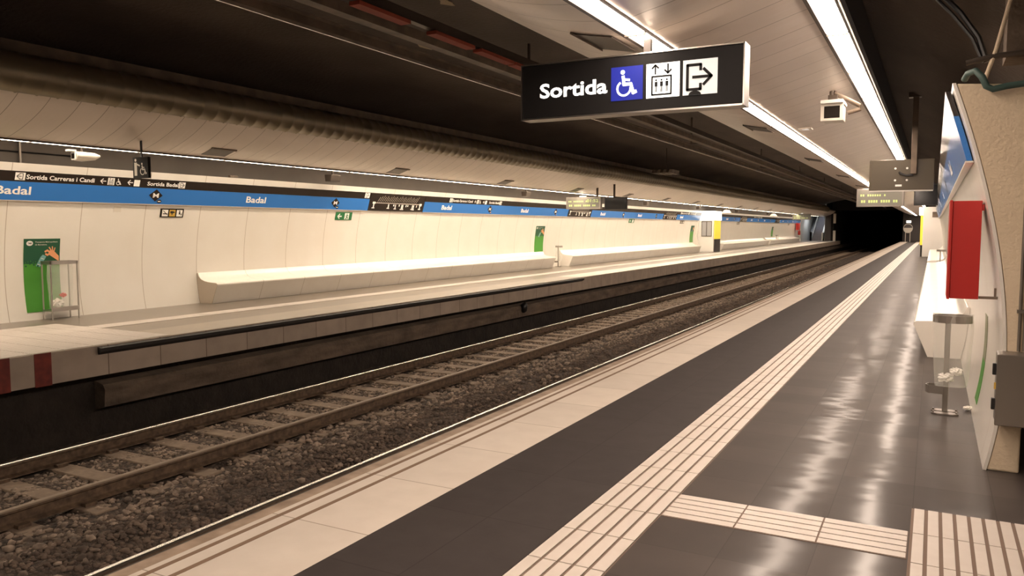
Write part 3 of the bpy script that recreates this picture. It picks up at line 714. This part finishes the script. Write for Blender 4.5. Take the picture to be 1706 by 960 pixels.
# frame bin at the far left
t = thing('waste_bin', 'rectangular metal frame bin with clear bag in front of the leftmost green poster', 'bin', (-13.07, 8.13, 0), 'bag bins')
y0, y1, x0, x1 = 7.90, 8.36, -13.19, -12.95
for yy in (y0, y1):
    for xx in (x0, x1): MB().tube([(xx, yy, .0), (xx, yy, .97)], .013, 8).build('leg', 'steel', t, smooth=True)
f = MB()
for a, b in (((x0, y0), (x0, y1)), ((x0, y1), (x1, y1)), ((x1, y1), (x1, y0)), ((x1, y0), (x0, y0))):
    f.box((min(a[0], b[0])-.012, min(a[1], b[1])-.012, .93), (max(a[0], b[0])+.012, max(a[1], b[1])+.012, .985))
f.build('top_frame', 'steel', t)
f = MB(); f.box((x0-.012, y0-.012, .14), (x1+.012, y1+.012, .165)); f.box((x1, y0, .14), (x1+.014, y1, .215)); f.build('bottom_tray', 'steel', t)
bag_mesh((x0+x1)/2, (y0+y1)/2, .965, .175, .095, .20, .085, .175).build('plastic_bag', 'bag', t, smooth=True)
crumple((-13.07, 8.08, .27), (.065, .13, .09), 'litter', 'white crumpled litter inside the frame bin bag')
crumple((-13.05, 8.16, .40), (.045, .08, .045), 'litterred', 'red and white wrapper on top of the litter in the frame bin')

# ================================================================== BIG HANGING SIGN
YS = 5.0
A = at(870.5, 112, YS); Bq = at(1237, 172, YS); x0s, x1s, z0s, z1s = A.x, Bq.x, 2.313, 2.674
t = thing('hanging_exit_sign', 'black backlit hanging sign reading Sortida with three pictograms', 'sign', ((x0s+x1s)/2, YS, z0s))
MB().box((x0s, YS, z0s), (x1s, YS+.13, z1s)).build('sign_case', 'signblack', t, bevel=.004)
f = MB(); f.box((x0s-.008, YS-.006, z0s-.012), (x1s+.008, YS+.136, z0s-.001)); f.box((x0s-.008, YS-.006, z1s+.001), (x1s+.008, YS+.136, z1s+.010)); f.box((x1s+.001, YS-.006, z0s-.012), (x1s+.010, YS+.136, z1s+.010)); f.box((x0s-.009, YS-.006, z0s-.012), (x0s-.001, YS+.136, z1s+.010))
f.build('aluminium_frame', 'steel', t)
o5 = lambda x, y: at(840+x/3.69, y/3.69, YS)
def face(f, nm, mat, parent, off): return f.build(nm, mat, parent, (0, YS-off, 0), (1, 0, 0), (0, 0, 1), 0)
def quad5(x0, y0, x1, y1):
    a = o5(x0, y0); b_ = o5(x1, y1); return a.x, b_.z, b_.x, a.z
ax = o5(222, 600); bx = o5(636, 575); hh = o5(240, 505).z-ax.z
zb = o5(240, 603).z
face(Flat().text('Sortida', 0, 0, .097, bx.x-ax.x, .024).place(ax.x, o5(430, 588).z), 'lettering', 'lit', t, .006)['label'] = 'glowing white Sortida lettering'
def square(xa, xb, nm, mat):
    a = o5(xa, 400); b_ = o5(xb, 400); zc = .115
    f = Flat().rect(a.x, ZC-zc*.95, b_.x, ZC+zc*.95); return face(f, nm, mat, t, .004), a.x, b_.x-a.x
ZC = (o5(760, 405).z + o5(760, 620).z)/2
sq, sx, sw = square(660, 855, 'blue_pictogram', 'litblue')
face(sym_wheelchair(.175, sx+.012, ZC-.085), 'wheelchair_symbol', 'lit', sq, .008)
sq, sx, sw = square(876, 1081, 'lift_pictogram', 'lit'); face(sym_lift(.21, sx-.002, ZC-.105), 'lift_symbol', 'signblack', sq, .008)
sq, sx, sw = square(1101, 1314, 'exit_pictogram', 'litgrey'); face(sym_exit(.20, sx-.002, ZC-.10), 'exit_symbol', 'signblack', sq, .008)
face(Flat().poly([(sx+sw*.36+.04*math.cos(a), ZC-.110+.026*math.sin(a)) for a in [PI*k/12 for k in range(13)]]), 'burn_mark', 'signblack', sq, .010)
pj = at(1080, 60, YS+.065)
MB().box((pj.x-.024, YS+.045, z1s+.01), (pj.x+.024, YS+.085, 2.86)).build('hanger_pole', 'poledark', t)
MB().box((pj.x-.06, YS+.01, 2.815), (pj.x+.06, YS+.12, 2.83)).build('ceiling_plate', 'darksteel', t)

# far wheelchair hanging sign
t = thing('hanging_access_sign', 'small dark square hanging sign with a pushed wheelchair figure', 'sign', (-10.72, 8, 2.3))
MB().box((-10.90, 8.0, 2.30), (-10.55, 8.05, 2.62)).build('sign_plate', 'darkmat', t, bevel=.003)
MB().box((-10.74, 8.015, 2.62), (-10.71, 8.035, 2.93)).build('hanger_pole', 'dark', t)
f = sym_wheelchair(.19, -10.76, 2.345); f.build('wheelchair_symbol', 'silver', t, (0, 7.996, 0), (1, 0, 0), (0, 0, 1), 0)
f = Flat().disc((-10.83, 2.575), .022, 12).poly([(-10.86, 2.54), (-10.80, 2.54), (-10.80, 2.34), (-10.86, 2.34)]).line([(-10.82, 2.52), (-10.74, 2.49)], .022); f.build('standing_figure', 'silver', t, (0, 7.996, 0), (1, 0, 0), (0, 0, 1), 0)

# ================================================================== CCTV camera on near canopy
t = thing('security_camera', 'boxy white security camera on a bracket under the near canopy', 'camera', (-1.02, 8.95, 3.0))
MB().box((-1.085, 8.90, 2.67), (-.885, 9.22, 2.83)).build('camera_body', 'offwhite', t, bevel=.006)
MB().box((-1.095, 8.84, 2.835), (-.875, 9.24, 2.87)).build('sun_shield', 'white', t, bevel=.004)
f = MB(); f.box((-1.095, 8.885, 2.66), (-.875, 8.899, 2.685)); f.box((-1.095, 8.885, 2.81), (-.875, 8.899, 2.834)); f.box((-1.095, 8.885, 2.685), (-1.062, 8.899, 2.81)); f.box((-.908, 8.885, 2.685), (-.875, 8.899, 2.81)); f.build('front_bezel', 'offwhite', t)
MB().box((-1.062, 8.890, 2.685), (-.908, 8.8995, 2.81)).build('front_window', 'lens', t)
br = MB(); br.box((-1.04, 9.0, 2.87), (-.95, 9.08, 2.94)); br.tube([(-1.01, 9.04, 2.93), (-1.01, 9.04, 3.02)], .022, 10); br.build('bracket', 'darksteel', t)
MB().tube([(-.99, 9.05, 2.97), (-.75, 9.2, 2.84), (-.74, 9.2, 2.80), (-.86, 9.2, 2.77)], .024, 10).build('support_arm', 'beam', t, smooth=True)
# cctv dome-like camera far left
t = thing('security_camera', 'pale elongated security camera under the far canopy at the left', 'camera', (-12.3, 8.1, 2.65))
m = MB(); m.tube([(-12.3, 7.98, 2.70), (-12.3, 8.1, 2.70), (-12.3, 8.32, 2.715), (-12.3, 8.42, 2.73)], [.075, .08, .06, .015], 14); m.build('camera_body', 'offwhite', t, smooth=True)
MB().box((-12.36, 7.955, 2.635), (-12.24, 7.98, 2.765)).build('front_bezel', 'white', t, bevel=.01); MB().box((-12.335, 7.948, 2.66), (-12.265, 7.956, 2.74)).build('front_window', 'lens', t)
MB().box((-12.35, 7.86, 2.77), (-12.25, 7.98, 2.80)).build('infrared_lamp', 'white', t); MB().tube([(-12.3, 8.1, 2.77), (-12.3, 8.1, 3.0)], .015, 8).build('bracket', 'darksteel', t)
tag(MB().tube([(-13.42, 3, 2.80), (-13.42, 9.0, 2.80)], .012, 6).build('recess_cable', 'dark', loc='base'), 'thin dark cable running along the grey recess above the far wall, left', 'cable')
tag(MB().tube([(-13.40, 7.75, 2.62), (-13.40, 7.75, 3.2)], .022, 8).build('recess_pipe', 'galv', loc='base'), 'short pale vertical pipe in the grey recess left of the camera', 'pipe')
tag(MB().box((-13.0, 11.75, ZTF+.002), (-12.93, 11.95, ZTF+.05)).build('sensor_box', 'beam', loc='base', bevel=.005), 'tiny brown box on top of the far wall right of the hanging access sign', 'box')
# loudspeakers under the far canopy
def speaker(y, label):
    t = thing('loudspeaker', label, 'loudspeaker', (-12.6, y, 2.62), 'loudspeakers under the far canopy')
    MB().prism([(-12.70, 2.63), (-12.53, 2.63), (-12.50, 2.79), (-12.72, 2.79)], y-.17, y+.17).build('speaker_box', 'darksteel', t, bevel=.01)
    MB().box((-12.63, y-.02, 2.79), (-12.60, y+.02, 3.1)).build('bracket', 'darksteel', t)
for y, l in ((14.55, 'small dark loudspeaker under the far canopy above the second Badal text'), (24.6, 'small dark loudspeaker under the far canopy left of the clock board'), (37.6, 'small dark loudspeaker under the far canopy right of the hanging monitor'), (47.4, 'small dark loudspeaker under the far canopy just left of the kiosk'), (58, 'dark loudspeaker under the far canopy past the kiosk'), (70, 'dark loudspeaker under the far canopy, farthest')): speaker(y, l)
t = None
# ================================================================== LED boards and monitors
def led_board(x0, x1, y, z0, z1, label, px, text):
    t = thing('led_board', label, 'display', ((x0+x1)/2, y, z0))
    MB().box((x0, y, z0), (x1, y+.16, z1)).build('board_case', 'galv', t, bevel=.006)
    sf = MB().box((x0+.05, y-.006, z0+.04), (x1-.05, y-.001, z1-.05)).build('display_face', 'ledface', t)
    f = Flat(); h = (z1-z0)*.24; W = x1-x0
    if text: f.text(text, x1-.07-W*.34, z0+(z1-z0)*.56, h, W*.33, .02)
    for k in range(11):
        if (k*5) % 7 != 3: f.rect(x0+.10+k*W*.05, z0+(z1-z0)*.57, x0+.10+k*W*.05+W*.032, z0+(z1-z0)*.57+h*.45)
    for k in range(15):
        if (k*3) % 5 != 1: f.rect(x0+.12+k*W*.052, z0+(z1-z0)*.22, x0+.12+k*W*.052+W*.038, z0+(z1-z0)*.22+h*.6)
    f.build('led_characters', 'ledtext', t, (0, y-.012, 0), (1, 0, 0), (0, 0, 1), 0)
    MB().box((px-.03, y+.05, z1), (px+.03, y+.11, 3.0)).build('hanger_pole', 'beam', t)
    bpy_l = MB().box(((x0+x1)/2-.12, y-.05, z1+.004), ((x0+x1)/2+.12, y+.02, z1+.03)).build('board_lamp', 'lit', t)
    return t
def monitor(x0, x1, y, z0, z1, label, px, back=False):
    t = thing('hanging_monitor', label, 'monitor', ((x0+x1)/2, y, z0))
    MB().box((x0, y, z0), (x1, y+.09, z1)).build('monitor_case', 'monback' if back else 'dark', t, bevel=.008)
    if back:
        MB().box((x0+.01, y-.015, z0-.018), (x1-.01, y+.10, z0-.002)).build('bottom_ledge', 'steel', t)
        for dx in (.385, .565):
            for dz in (.15, .33): MB().tube([(x0+dx*(x1-x0)+.02, y-.012, z0+dz), (x0+dx*(x1-x0)+.02, y, z0+dz)], .016, 12).build('mounting_bolt', 'white', t)
        MB().box((x0+.39*(x1-x0)+.02, y-.003, z0+.055), (x0+.49*(x1-x0)+.02, y, z0+.085)).build('rating_label', 'white', t)
        MB().tube([(x0+.47*(x1-x0), y-.01, z0+.27), (x0+.50*(x1-x0), y-.035, z0+.245), (x0+.58*(x1-x0), y-.05, z0+.215), (x0+.68*(x1-x0), y-.05, z0+.225)], .016, 8).build('cable', 'dark', t, smooth=True)
        MB().box((px-.04, y-.09, z0+.24), (px+.04, y-.02, 3.55)).build('hanger_pole', 'beam', t, bevel=.004)
        MB().box((px-.10, y-.12, 3.5), (px+.10, y+.02, 3.56)).build('ceiling_plate', 'darksteel', t)
    else:
        MB().box((x0+.03, y-.004, z0+.03), (x1-.03, y-.001, z1-.03)).build('screen', 'scrn', t)
        MB().box((px-.03, y+.02, z1), (px+.03, y+.07, 3.05)).build('hanger_pole', 'darksteel', t)
    return t
led_board(-11.72, -10.39, 26, 2.20, 2.63, 'lit clock and train information board hanging over the far platform', -10.55, '01:52')
monitor(-10.25, -9.42, 26, 2.16, 2.60, 'black monitor hanging right beside the far information board', -9.9)
led_board(-1.95, -.76, 24, 2.12, 2.62, 'grey train information board hanging over the near platform behind the big monitor', -1.3, '')
monitor(-.925, -.03, 13.5, 2.12, 2.585, 'large monitor seen from behind hanging from a post over the near platform', -.31, True)
monitor(-.52, .06, 24, 2.14, 2.72, 'black monitor hanging near the wall behind the large monitor', -.25)
led_board(-11.6, -10.0, 76.5, 2.25, 2.8, 'greenish lit information board at the far end over the far platform', -10.8, '')
# hanging cameras far
for y, l in ((49, 'small pale camera hanging from the far canopy above the kiosk'), (65, 'small camera hanging from the far canopy beyond the kiosk')):
    t = thing('security_camera', l, 'camera', (-11.3, y, 2.5), 'cameras hanging from the far canopy')
    MB().tube([(-11.3, y, 2.60), (-11.3, y, 2.80)], .02, 8).build('bracket', 'darksteel', t)
    MB().prism([(-11.6, 2.42), (-11.0, 2.42), (-11.15, 2.6), (-11.4, 2.62)], y-.15, y+.15).build('camera_body', 'offwhite', t, bevel=.02)

# canopy hatches
def hatch(far, y, x=-2.0):
    s = 1
    xx = -12.9-x if far else x
    t = thing('ceiling_hatch', 'dark square vent hatch in the far canopy edge beside the light strip' if far else 'dark square vent hatch in the near canopy beside the left light strip', 'vent', (xx, y, 2.79), 'vent hatches in the far canopy' if far else 'vent hatches in the near canopy')
    za, zb = (2.866, 2.815) if not far else (2.88, 2.79)
    a, b = (-2.20, -1.93)
    P = [(a, za-.004), (b, zb-.004), (b, zb-.012), (a, za-.012)]
    if far: P = [(-12.9-p, q) for p, q in P]
    MB().prism(P, y-.25, y+.25).build('hatch_panel', 'darksteel', t)
    P = [(a-.02, za+.008), (a, za-.01), (a, za-.024), (a-.025, za-.01)]
    if far: P = [(-12.9-p, q) for p, q in P]
    MB().prism(P, y-.27, y+.27).build('hatch_lip', 'beam', t)
    return t
for far, y0 in ((False, 5.25), (True, 9.6)):
    h = hatch(far, y0)
    for k in range(1, 12 if far else 8): dup(h, (0, (5.1 if far else 5.45)*k, 0))
t = thing('ceiling_lamp', 'small square recessed ceiling lamp between the two near light strips', 'light', (-1.52, 10.9, 2.83))
MB().box((-1.60, 10.8, 2.835), (-1.44, 11.0, 2.85), Matrix.Translation((0, 0, -.02))).build('lamp_frame', 'offwhite', t); MB().box((-1.56, 10.84, 2.812), (-1.48, 10.96, 2.816)).build('lamp_lens', 'litgrey', t)

# ================================================================== RED BOX, CABINET, PIPES
t = thing('fire_cabinet', 'tall red metal fire cabinet fixed to the near wall above the bag bin', 'cabinet', (.18, 6.2, 1.07))
MB().box((.104, 6.02, 1.075), (.272, 6.42, 1.725)).build('cabinet_body', 'red', t, bevel=.003)
MB().box((.086, 6.01, 1.07), (.1035, 6.43, 1.73)).build('door', 'red', t, bevel=.003)
MB().box((.272, 6.03, 1.66), (.285, 6.05, 1.70)).build('top_hook', 'red', t)
t = thing('wall_bracket', 'thin pale metal bracket below and right of the red cabinet', 'bracket', (.33, 6.05, 1.08))
MB().box((.274, 6.03, 1.078), (wx(1.09)-.004, 6.06, 1.094)).build('bar', 'beam', t)
MB().box((wx(1.12)-.022, 6.03, 1.095), (wx(1.12)-.010, 6.06, 1.15)).build('hook', 'beam', t)
t = thing('steel_cabinet', 'grey steel cabinet with latches fixed to the pillar end at the right edge', 'cabinet', (.62, 5.6, .34))
MB().box((.372, 5.60, .345), (.86, 5.785, .775)).build('cabinet_body', 'galv', t, bevel=.006)
MB().box((.366, 5.575, .340), (.866, 5.598, .780)).build('door', 'galv', t, bevel=.005)
for z in (.685, .47): MB().box((.345, 5.585, z-.035), (.365, 5.615, z+.035)).build('hinge', 'dark', t, bevel=.003)
MB().box((.357, 5.60, .56), (.371, 5.61, .60)).build('warning_label', 'pictyellow', t)
t = thing('conduit_pipe', 'two thin steel conduits rising from the grey cabinet up the pillar', 'pipe', (.50, 5.76, .78))
for x in (.488, .515): MB().tube([(x, 5.755, .782), (x, 5.755, 2.40)], .010, 8).build('conduit', 'galv', t, smooth=True)
MB().box((.47, 5.74, 1.02), (.535, 5.785, 1.04)).build('clamp', 'galv', t)
tag(MB().tube([(.135, 5.86, ZT+.03), (.15, 5.80, ZT+.055), (.19, 5.74, ZT+.06), (.225, 5.71, ZT+.015), (.25, 5.71, ZT-.045), (.285, 5.71, ZT-.065), (.36, 5.72, ZT-.05), (.55, 5.74, ZT-.03), (.95, 5.8, ZT-.02)], .02, 10).build('teal_hose', 'teal', smooth=True, loc='base'), 'dull teal hose lying over the top corner of the pillar', 'hose')
tag(MB().tube([(.24, 5.88, ZT), (.30, 5.88, 2.66), (.385, 5.88, 3.05)], .013, 8).build('metal_angle', 'concrete', loc='base'), 'pale slanting metal angle rising from the pillar top', 'bar')
tag(MB().tube([(.14, 5.90, 2.60), (.30, 5.88, 2.625), (.9, 5.9, 2.66)], .018, 8).build('dark_conduit', 'darksteel', smooth=True, loc='base'), 'dark horizontal conduit just above the pillar top', 'pipe')
for d, l in ((0, 'left of two dark cables curving down to the pillar'), (.05, 'right of two dark cables curving down to the pillar')):
    tag(MB().tube([(-.35+d, 6.3, 3.45), (-.10+d, 6.0, 3.12), (.05+d, 5.95, 2.93), (.17+d*.7, 5.93, 2.76), (.235+d*.4, 5.92, 2.60)], .012 if d == 0 else .017, 8).build('hanging_cable', 'dark', smooth=True, loc='base'), l, 'cable', 'cables above the pillar')

# ================================================================== OVERHEAD: duct, catenary, beams
t = thing('ventilation_duct', 'long dark ribbed duct running above the far canopy', 'duct', (-10.1, Y0, 3.2))
ys = []; rs = []
yy = Y0
while yy < 90:
    ys += [yy, yy+.015, yy+.03, yy+.045]; rs += [.25, .256, .256, .25]; yy += .27
MB().tube([(-10.1, y, 3.46) for y in ys], rs, 22).build('duct_shell', 'duct', t, smooth=True)
tag(MB().box((-10.62, Y0, 3.76), (-10.42, 92, 3.93)).build('service_beam', 'beam', loc='base'), 'brown service beam running just above the ribbed duct', 'beam')
def catenary(x, z, label):
    t = thing('overhead_conductor_rail', label, 'overhead rail', (x, Y0, z), 'rigid overhead conductor rails')
    MB().prism([(x-.05, z+.16), (x+.05, z+.16), (x+.05, z+.145), (x+.012, z+.13), (x+.03, z+.03), (x+.014, z+.006), (x-.014, z+.006), (x-.03, z+.03), (x-.012, z+.13), (x-.05, z+.145)], Y0, 96).build('rail_profile', 'beam', t)
    MB().tube([(x, Y0, z), (x, 96, z)], .009, 8).build('contact_wire', 'railhead', t)
    s = MB()
    for k in range(9):
        y = 2+k*10.5; s.box((x-.25, y-.03, z+.17), (x+.25, y+.03, z+.21)); s.box((x-.02, y-.02, z+.20), (x+.02, y+.02, 4.75))
    s.build('insulated_support', 'darksteel', t)
    return t
catenary(-6.36, 3.80, 'overhead conductor rail with bright wire crossing behind the Sortida sign')
tag(MB().box((-5.95, Y0, 3.90), (-5.80, 96, 4.02)).build('ceiling_beam', 'beam', loc='base'), 'brown longitudinal beam just above the bright overhead wire', 'beam')
tag(MB().box((-4.78, Y0, 3.62), (-4.70, 96, 3.72)).build('cable_tray', 'darksteel', loc='base'), 'dark cable tray over the near track carrying red covers', 'tray')
rc = MB().box((-4.80, 5.8, 3.575), (-4.68, 6.6, 3.612)).build('red_cover', 'redcover', loc='base'); tag(rc, 'dusty red cover strip on the overhead cable tray', 'cover', 'red covers on the overhead tray')
for y in (7.05, 8.0, 8.85): c = rc.copy(); C.objects.link(c); c.location.y += y-5.8
# flaked plaster patches on the vault
def vz(x): return .6+4.25*math.sqrt(max(0, 1-((x+6.45)/8.5)**2))
for i, (px, py, sx, sy) in enumerate(((708, 75, .05, .35), (740, 52, .03, .10), (745, 4, .05, .16), (700, 28, .03, .08), (530, 3, .10, .05))):
    # a point of the vault
    r = at(px, py, 1.0)-Vector((0, 0, CAMZ)); s = .5
    while s < 20 and CAMZ+r.z*s < vz(r.x*s)-.012: s += .02
    c = Vector((r.x*s, r.y*s, CAMZ+r.z*s)); pts = []
    for k in range(14):
        a = 2*PI*k/14; q = random.uniform(.6, 1.2); pts.append((c.x+sx*math.cos(a)*q*2.0, c.y+sy*math.sin(a)*q))
    m = MB(); m.add([(x, y, vz(x)-.006) for x, y in pts]+[(x, y, vz(x)-.016) for x, y in pts], [tuple(range(14)), tuple(range(27, 13, -1))]+[(k, (k+1) % 14, (k+1) % 14+14, k+14) for k in range(14)])
    tag(m.build('flaked_patch', 'patch', loc='base'), 'small pale patch of flaked paint on the dark vault', 'patch', 'flaked patches on the vault')
# louvred lamp grille over the tracks
t = thing('louvre_grille', 'small pale louvred grille hanging in the dark above the far canopy', 'grille', (-9.3, 29.5, 3.6))
f = MB()
for k in range(4): f.prism([(-9.6+.22*k, 3.60), (-9.50+.22*k, 3.60), (-9.46+.22*k, 3.74), (-9.56+.22*k, 3.74)], 29.2, 30.2)
f.box((-9.62, 29.15, 3.60), (-8.80, 29.19, 3.62)); f.box((-9.62, 30.21, 3.60), (-8.80, 30.25, 3.62)); f.build('slats', 'beam', t)
f = MB(); f.tube([(-9.2, 29.8, 3.68), (-9.2, 29.8, 4.6)], .015, 6); f.build('hanger', 'darksteel', t)

# ================================================================== KIOSKS
t = thing('platform_kiosk', 'white kiosk with window and lit header on the far platform', 'kiosk', (-12.7, 50.6, 0))
MB().box((-13.5, 49.7, 0), (-12.25, 51.5, 2.0)).build('kiosk_body', 'white', t, bevel=.01)
MB().box((-13.5, 49.66, 2.0), (-12.2, 51.6, 2.58)).build('light_header', 'lit', t)
f = MB(); f.box((-13.0, 49.66, .98), (-12.35, 49.695, 1.02)); f.box((-13.0, 49.66, 1.90), (-12.35, 49.695, 1.94)); f.box((-12.70, 49.66, 1.0), (-12.66, 49.695, 1.9)); f.box((-13.0, 49.66, 1.0), (-12.97, 49.695, 1.9)); f.box((-12.38, 49.66, 1.0), (-12.35, 49.695, 1.9)); f.build('window_frame', 'darksteel', t)
MB().box((-12.97, 49.67, 1.02), (-12.38, 49.68, 1.9)).build('window_pane', 'glass', t)
MB().box((-12.248, 49.9, .82), (-12.21, 51.4, 1.98)).build('yellow_panel', 'yellow', t)['label'] = 'bright yellow side panel'
MB().box((-12.248, 49.9, 0), (-12.22, 51.4, .80)).build('lower_panel', 'dark', t)
struct(MB().prism([(-13.05, 0), (-13.45, 0), (-13.45, 2.6), (-12.99, 2.6), (-13.12, 1.9), (-13.22, 1.0)], 49.3, 49.62).build('trim_9', 'wall'))
t = thing('platform_kiosk', 'white block kiosk with yellow side panel at the far end of the near platform', 'kiosk', (0, 48, 0))
MB().box((-.54, 46.83, 0), (.6, 49.3, 2.62)).build('kiosk_body', 'white', t, bevel=.01)
MB().box((-.74, 46.9, 2.2), (-.545, 49.0, 2.6)).build('light_header', 'lit', t)
MB().box((-.66, 47.1, .62), (-.545, 48.9, 2.18)).build('yellow_panel', 'yellow', t)['label'] = 'bright yellow side panel'
MB().box((-.63, 47.1, 0), (-.545, 48.9, .60)).build('lower_panel', 'dark', t)
MB().box((-.12, 46.80, 2.08), (.18, 46.828, 2.36)).build('small_sign', 'beam', t)

# ================================================================== FAR END
t = thing('escalator', 'bright escalator rising away at the far end of the opposite platform', 'escalator', (-12.0, 97, 0))
st = MB()
for k in range(20): st.box((-12.52, 97.3+.42*k, .20*k), (-11.46, 97.3+.42*(k+1), .20*(k+1)-.012)); st.box((-12.52, 97.3+.42*k-.02, .20*(k+1)-.012), (-11.46, 97.3+.42*(k+1), .20*(k+1)))
st.build('steps', 'esc', t)
def slope_box(x0, x1, h0, h1): return MB().prism([(96.7, 0), (96.7, h1), (97.4, h1), (105.7, 4.0+h1), (105.7, 4.0+h0), (97.4, h0), (97.0, 0)], x0, x1, 'X')
slope_box(-12.68, -12.54, .25, .95).build('balustrade', 'white', t); slope_box(-11.44, -11.28, .25, .95).build('balustrade', 'white', t)
slope_box(-12.70, -12.52, .96, 1.03).build('handrail', 'dark', t)
t = thing('added_shaft_lamp', 'added lamp panel brightening the escalator shaft', 'light', (-12.4, 99, 4.2)); MB().box((-12.9, 97.6, 4.2), (-11.9, 99.4, 4.25)).build('lamp_panel', 'shaft', t); MB().box((-12.95, 97.5, 4.252), (-11.85, 99.5, 4.30)).build('lamp_case', 'offwhite', t)  # lamp added to lighten the escalator steps
t = thing('fire_cabinet', 'small red fire cabinet on the far wall near the escalator', 'cabinet', (-13.1, 89.5, 1.2)); MB().box((-13.10, 88.9, 1.25), (-12.85, 90.0, 2.0)).build('cabinet_body', 'red', t, bevel=.01); MB().box((-12.85, 88.95, 1.3), (-12.83, 89.95, 1.95)).build('door', 'red', t)
t = thing('fire_extinguisher', 'red extinguisher below the small red cabinet at the far end', 'extinguisher', (-13.0, 90.6, .55)); MB().tube([(-13.0, 90.6, .72), (-13.0, 90.6, .76), (-13.0, 90.6, 1.12), (-13.0, 90.6, 1.2)], [.08, .14, .14, .05], 14).build('cylinder', 'red', t, smooth=True); MB().tube([(-13.0, 90.6, 1.2), (-12.9, 90.5, 1.25), (-12.88, 90.5, 1.0)], .02, 8).build('hose', 'dark', t)
for z0, z1, l in ((2.0, 3.1, 'upper white post segment at the tunnel mouth'), (.0, 1.2, 'lower white post segment at the tunnel mouth')):
    tag(MB().box((-10.09, 95.6, z0), (-9.83, 95.9, z1)).build('marker_post', 'offwhite', loc='base', bevel=.02), l, 'post', 'white posts at the tunnel mouth')
t = thing('convex_mirror', 'round pale mirror on two legs at the end of the near platform', 'mirror', (-2.5, 94.5, 0))
for x in (-2.72, -2.28): MB().tube([(x, 94.5, 0), (x, 94.5, 1.3)], .035, 8).build('leg', 'offwhite', t)
MB().prism([(-2.5+.46*math.cos(2*PI*k/24), 1.45+.50*math.sin(2*PI*k/24)) for k in range(24)], 94.46, 94.54).build('mirror_disc', 'offwhite', t)
MB().prism([(-2.5+.40*math.cos(PI*k/12), 1.5+.38*math.sin(PI*k/12)) for k in range(13)], 94.44, 94.459).build('mirror_glass', 'endgrey', t)
t = thing('signal_lamp', 'small white glowing lamp above the round mirror at the tunnel mouth', 'light', (-2.45, 94.6, 2.0)); MB().box((-2.68, 94.5, 2.03), (-2.22, 94.6, 2.28)).build('lamp_lens', 'lit', t); MB().box((-2.72, 94.6, 2.0), (-2.18, 94.75, 2.32)).build('lamp_case', 'darksteel', t); MB().tube([(-2.45, 94.7, 2.32), (-2.45, 94.7, 3.1)], .03, 8).build('bracket', 'darksteel', t)
tag(MB().tube([(-9.74, 18.8, -.74), (-9.72, 18.8, -.68), (-9.70, 18.8, -.56), (-9.68, 18.85, -.50)], [.05, .10, .10, .06], 10).build('junction_box', 'dark', smooth=True, loc='base'), 'dark drain box under the far platform edge', 'box')
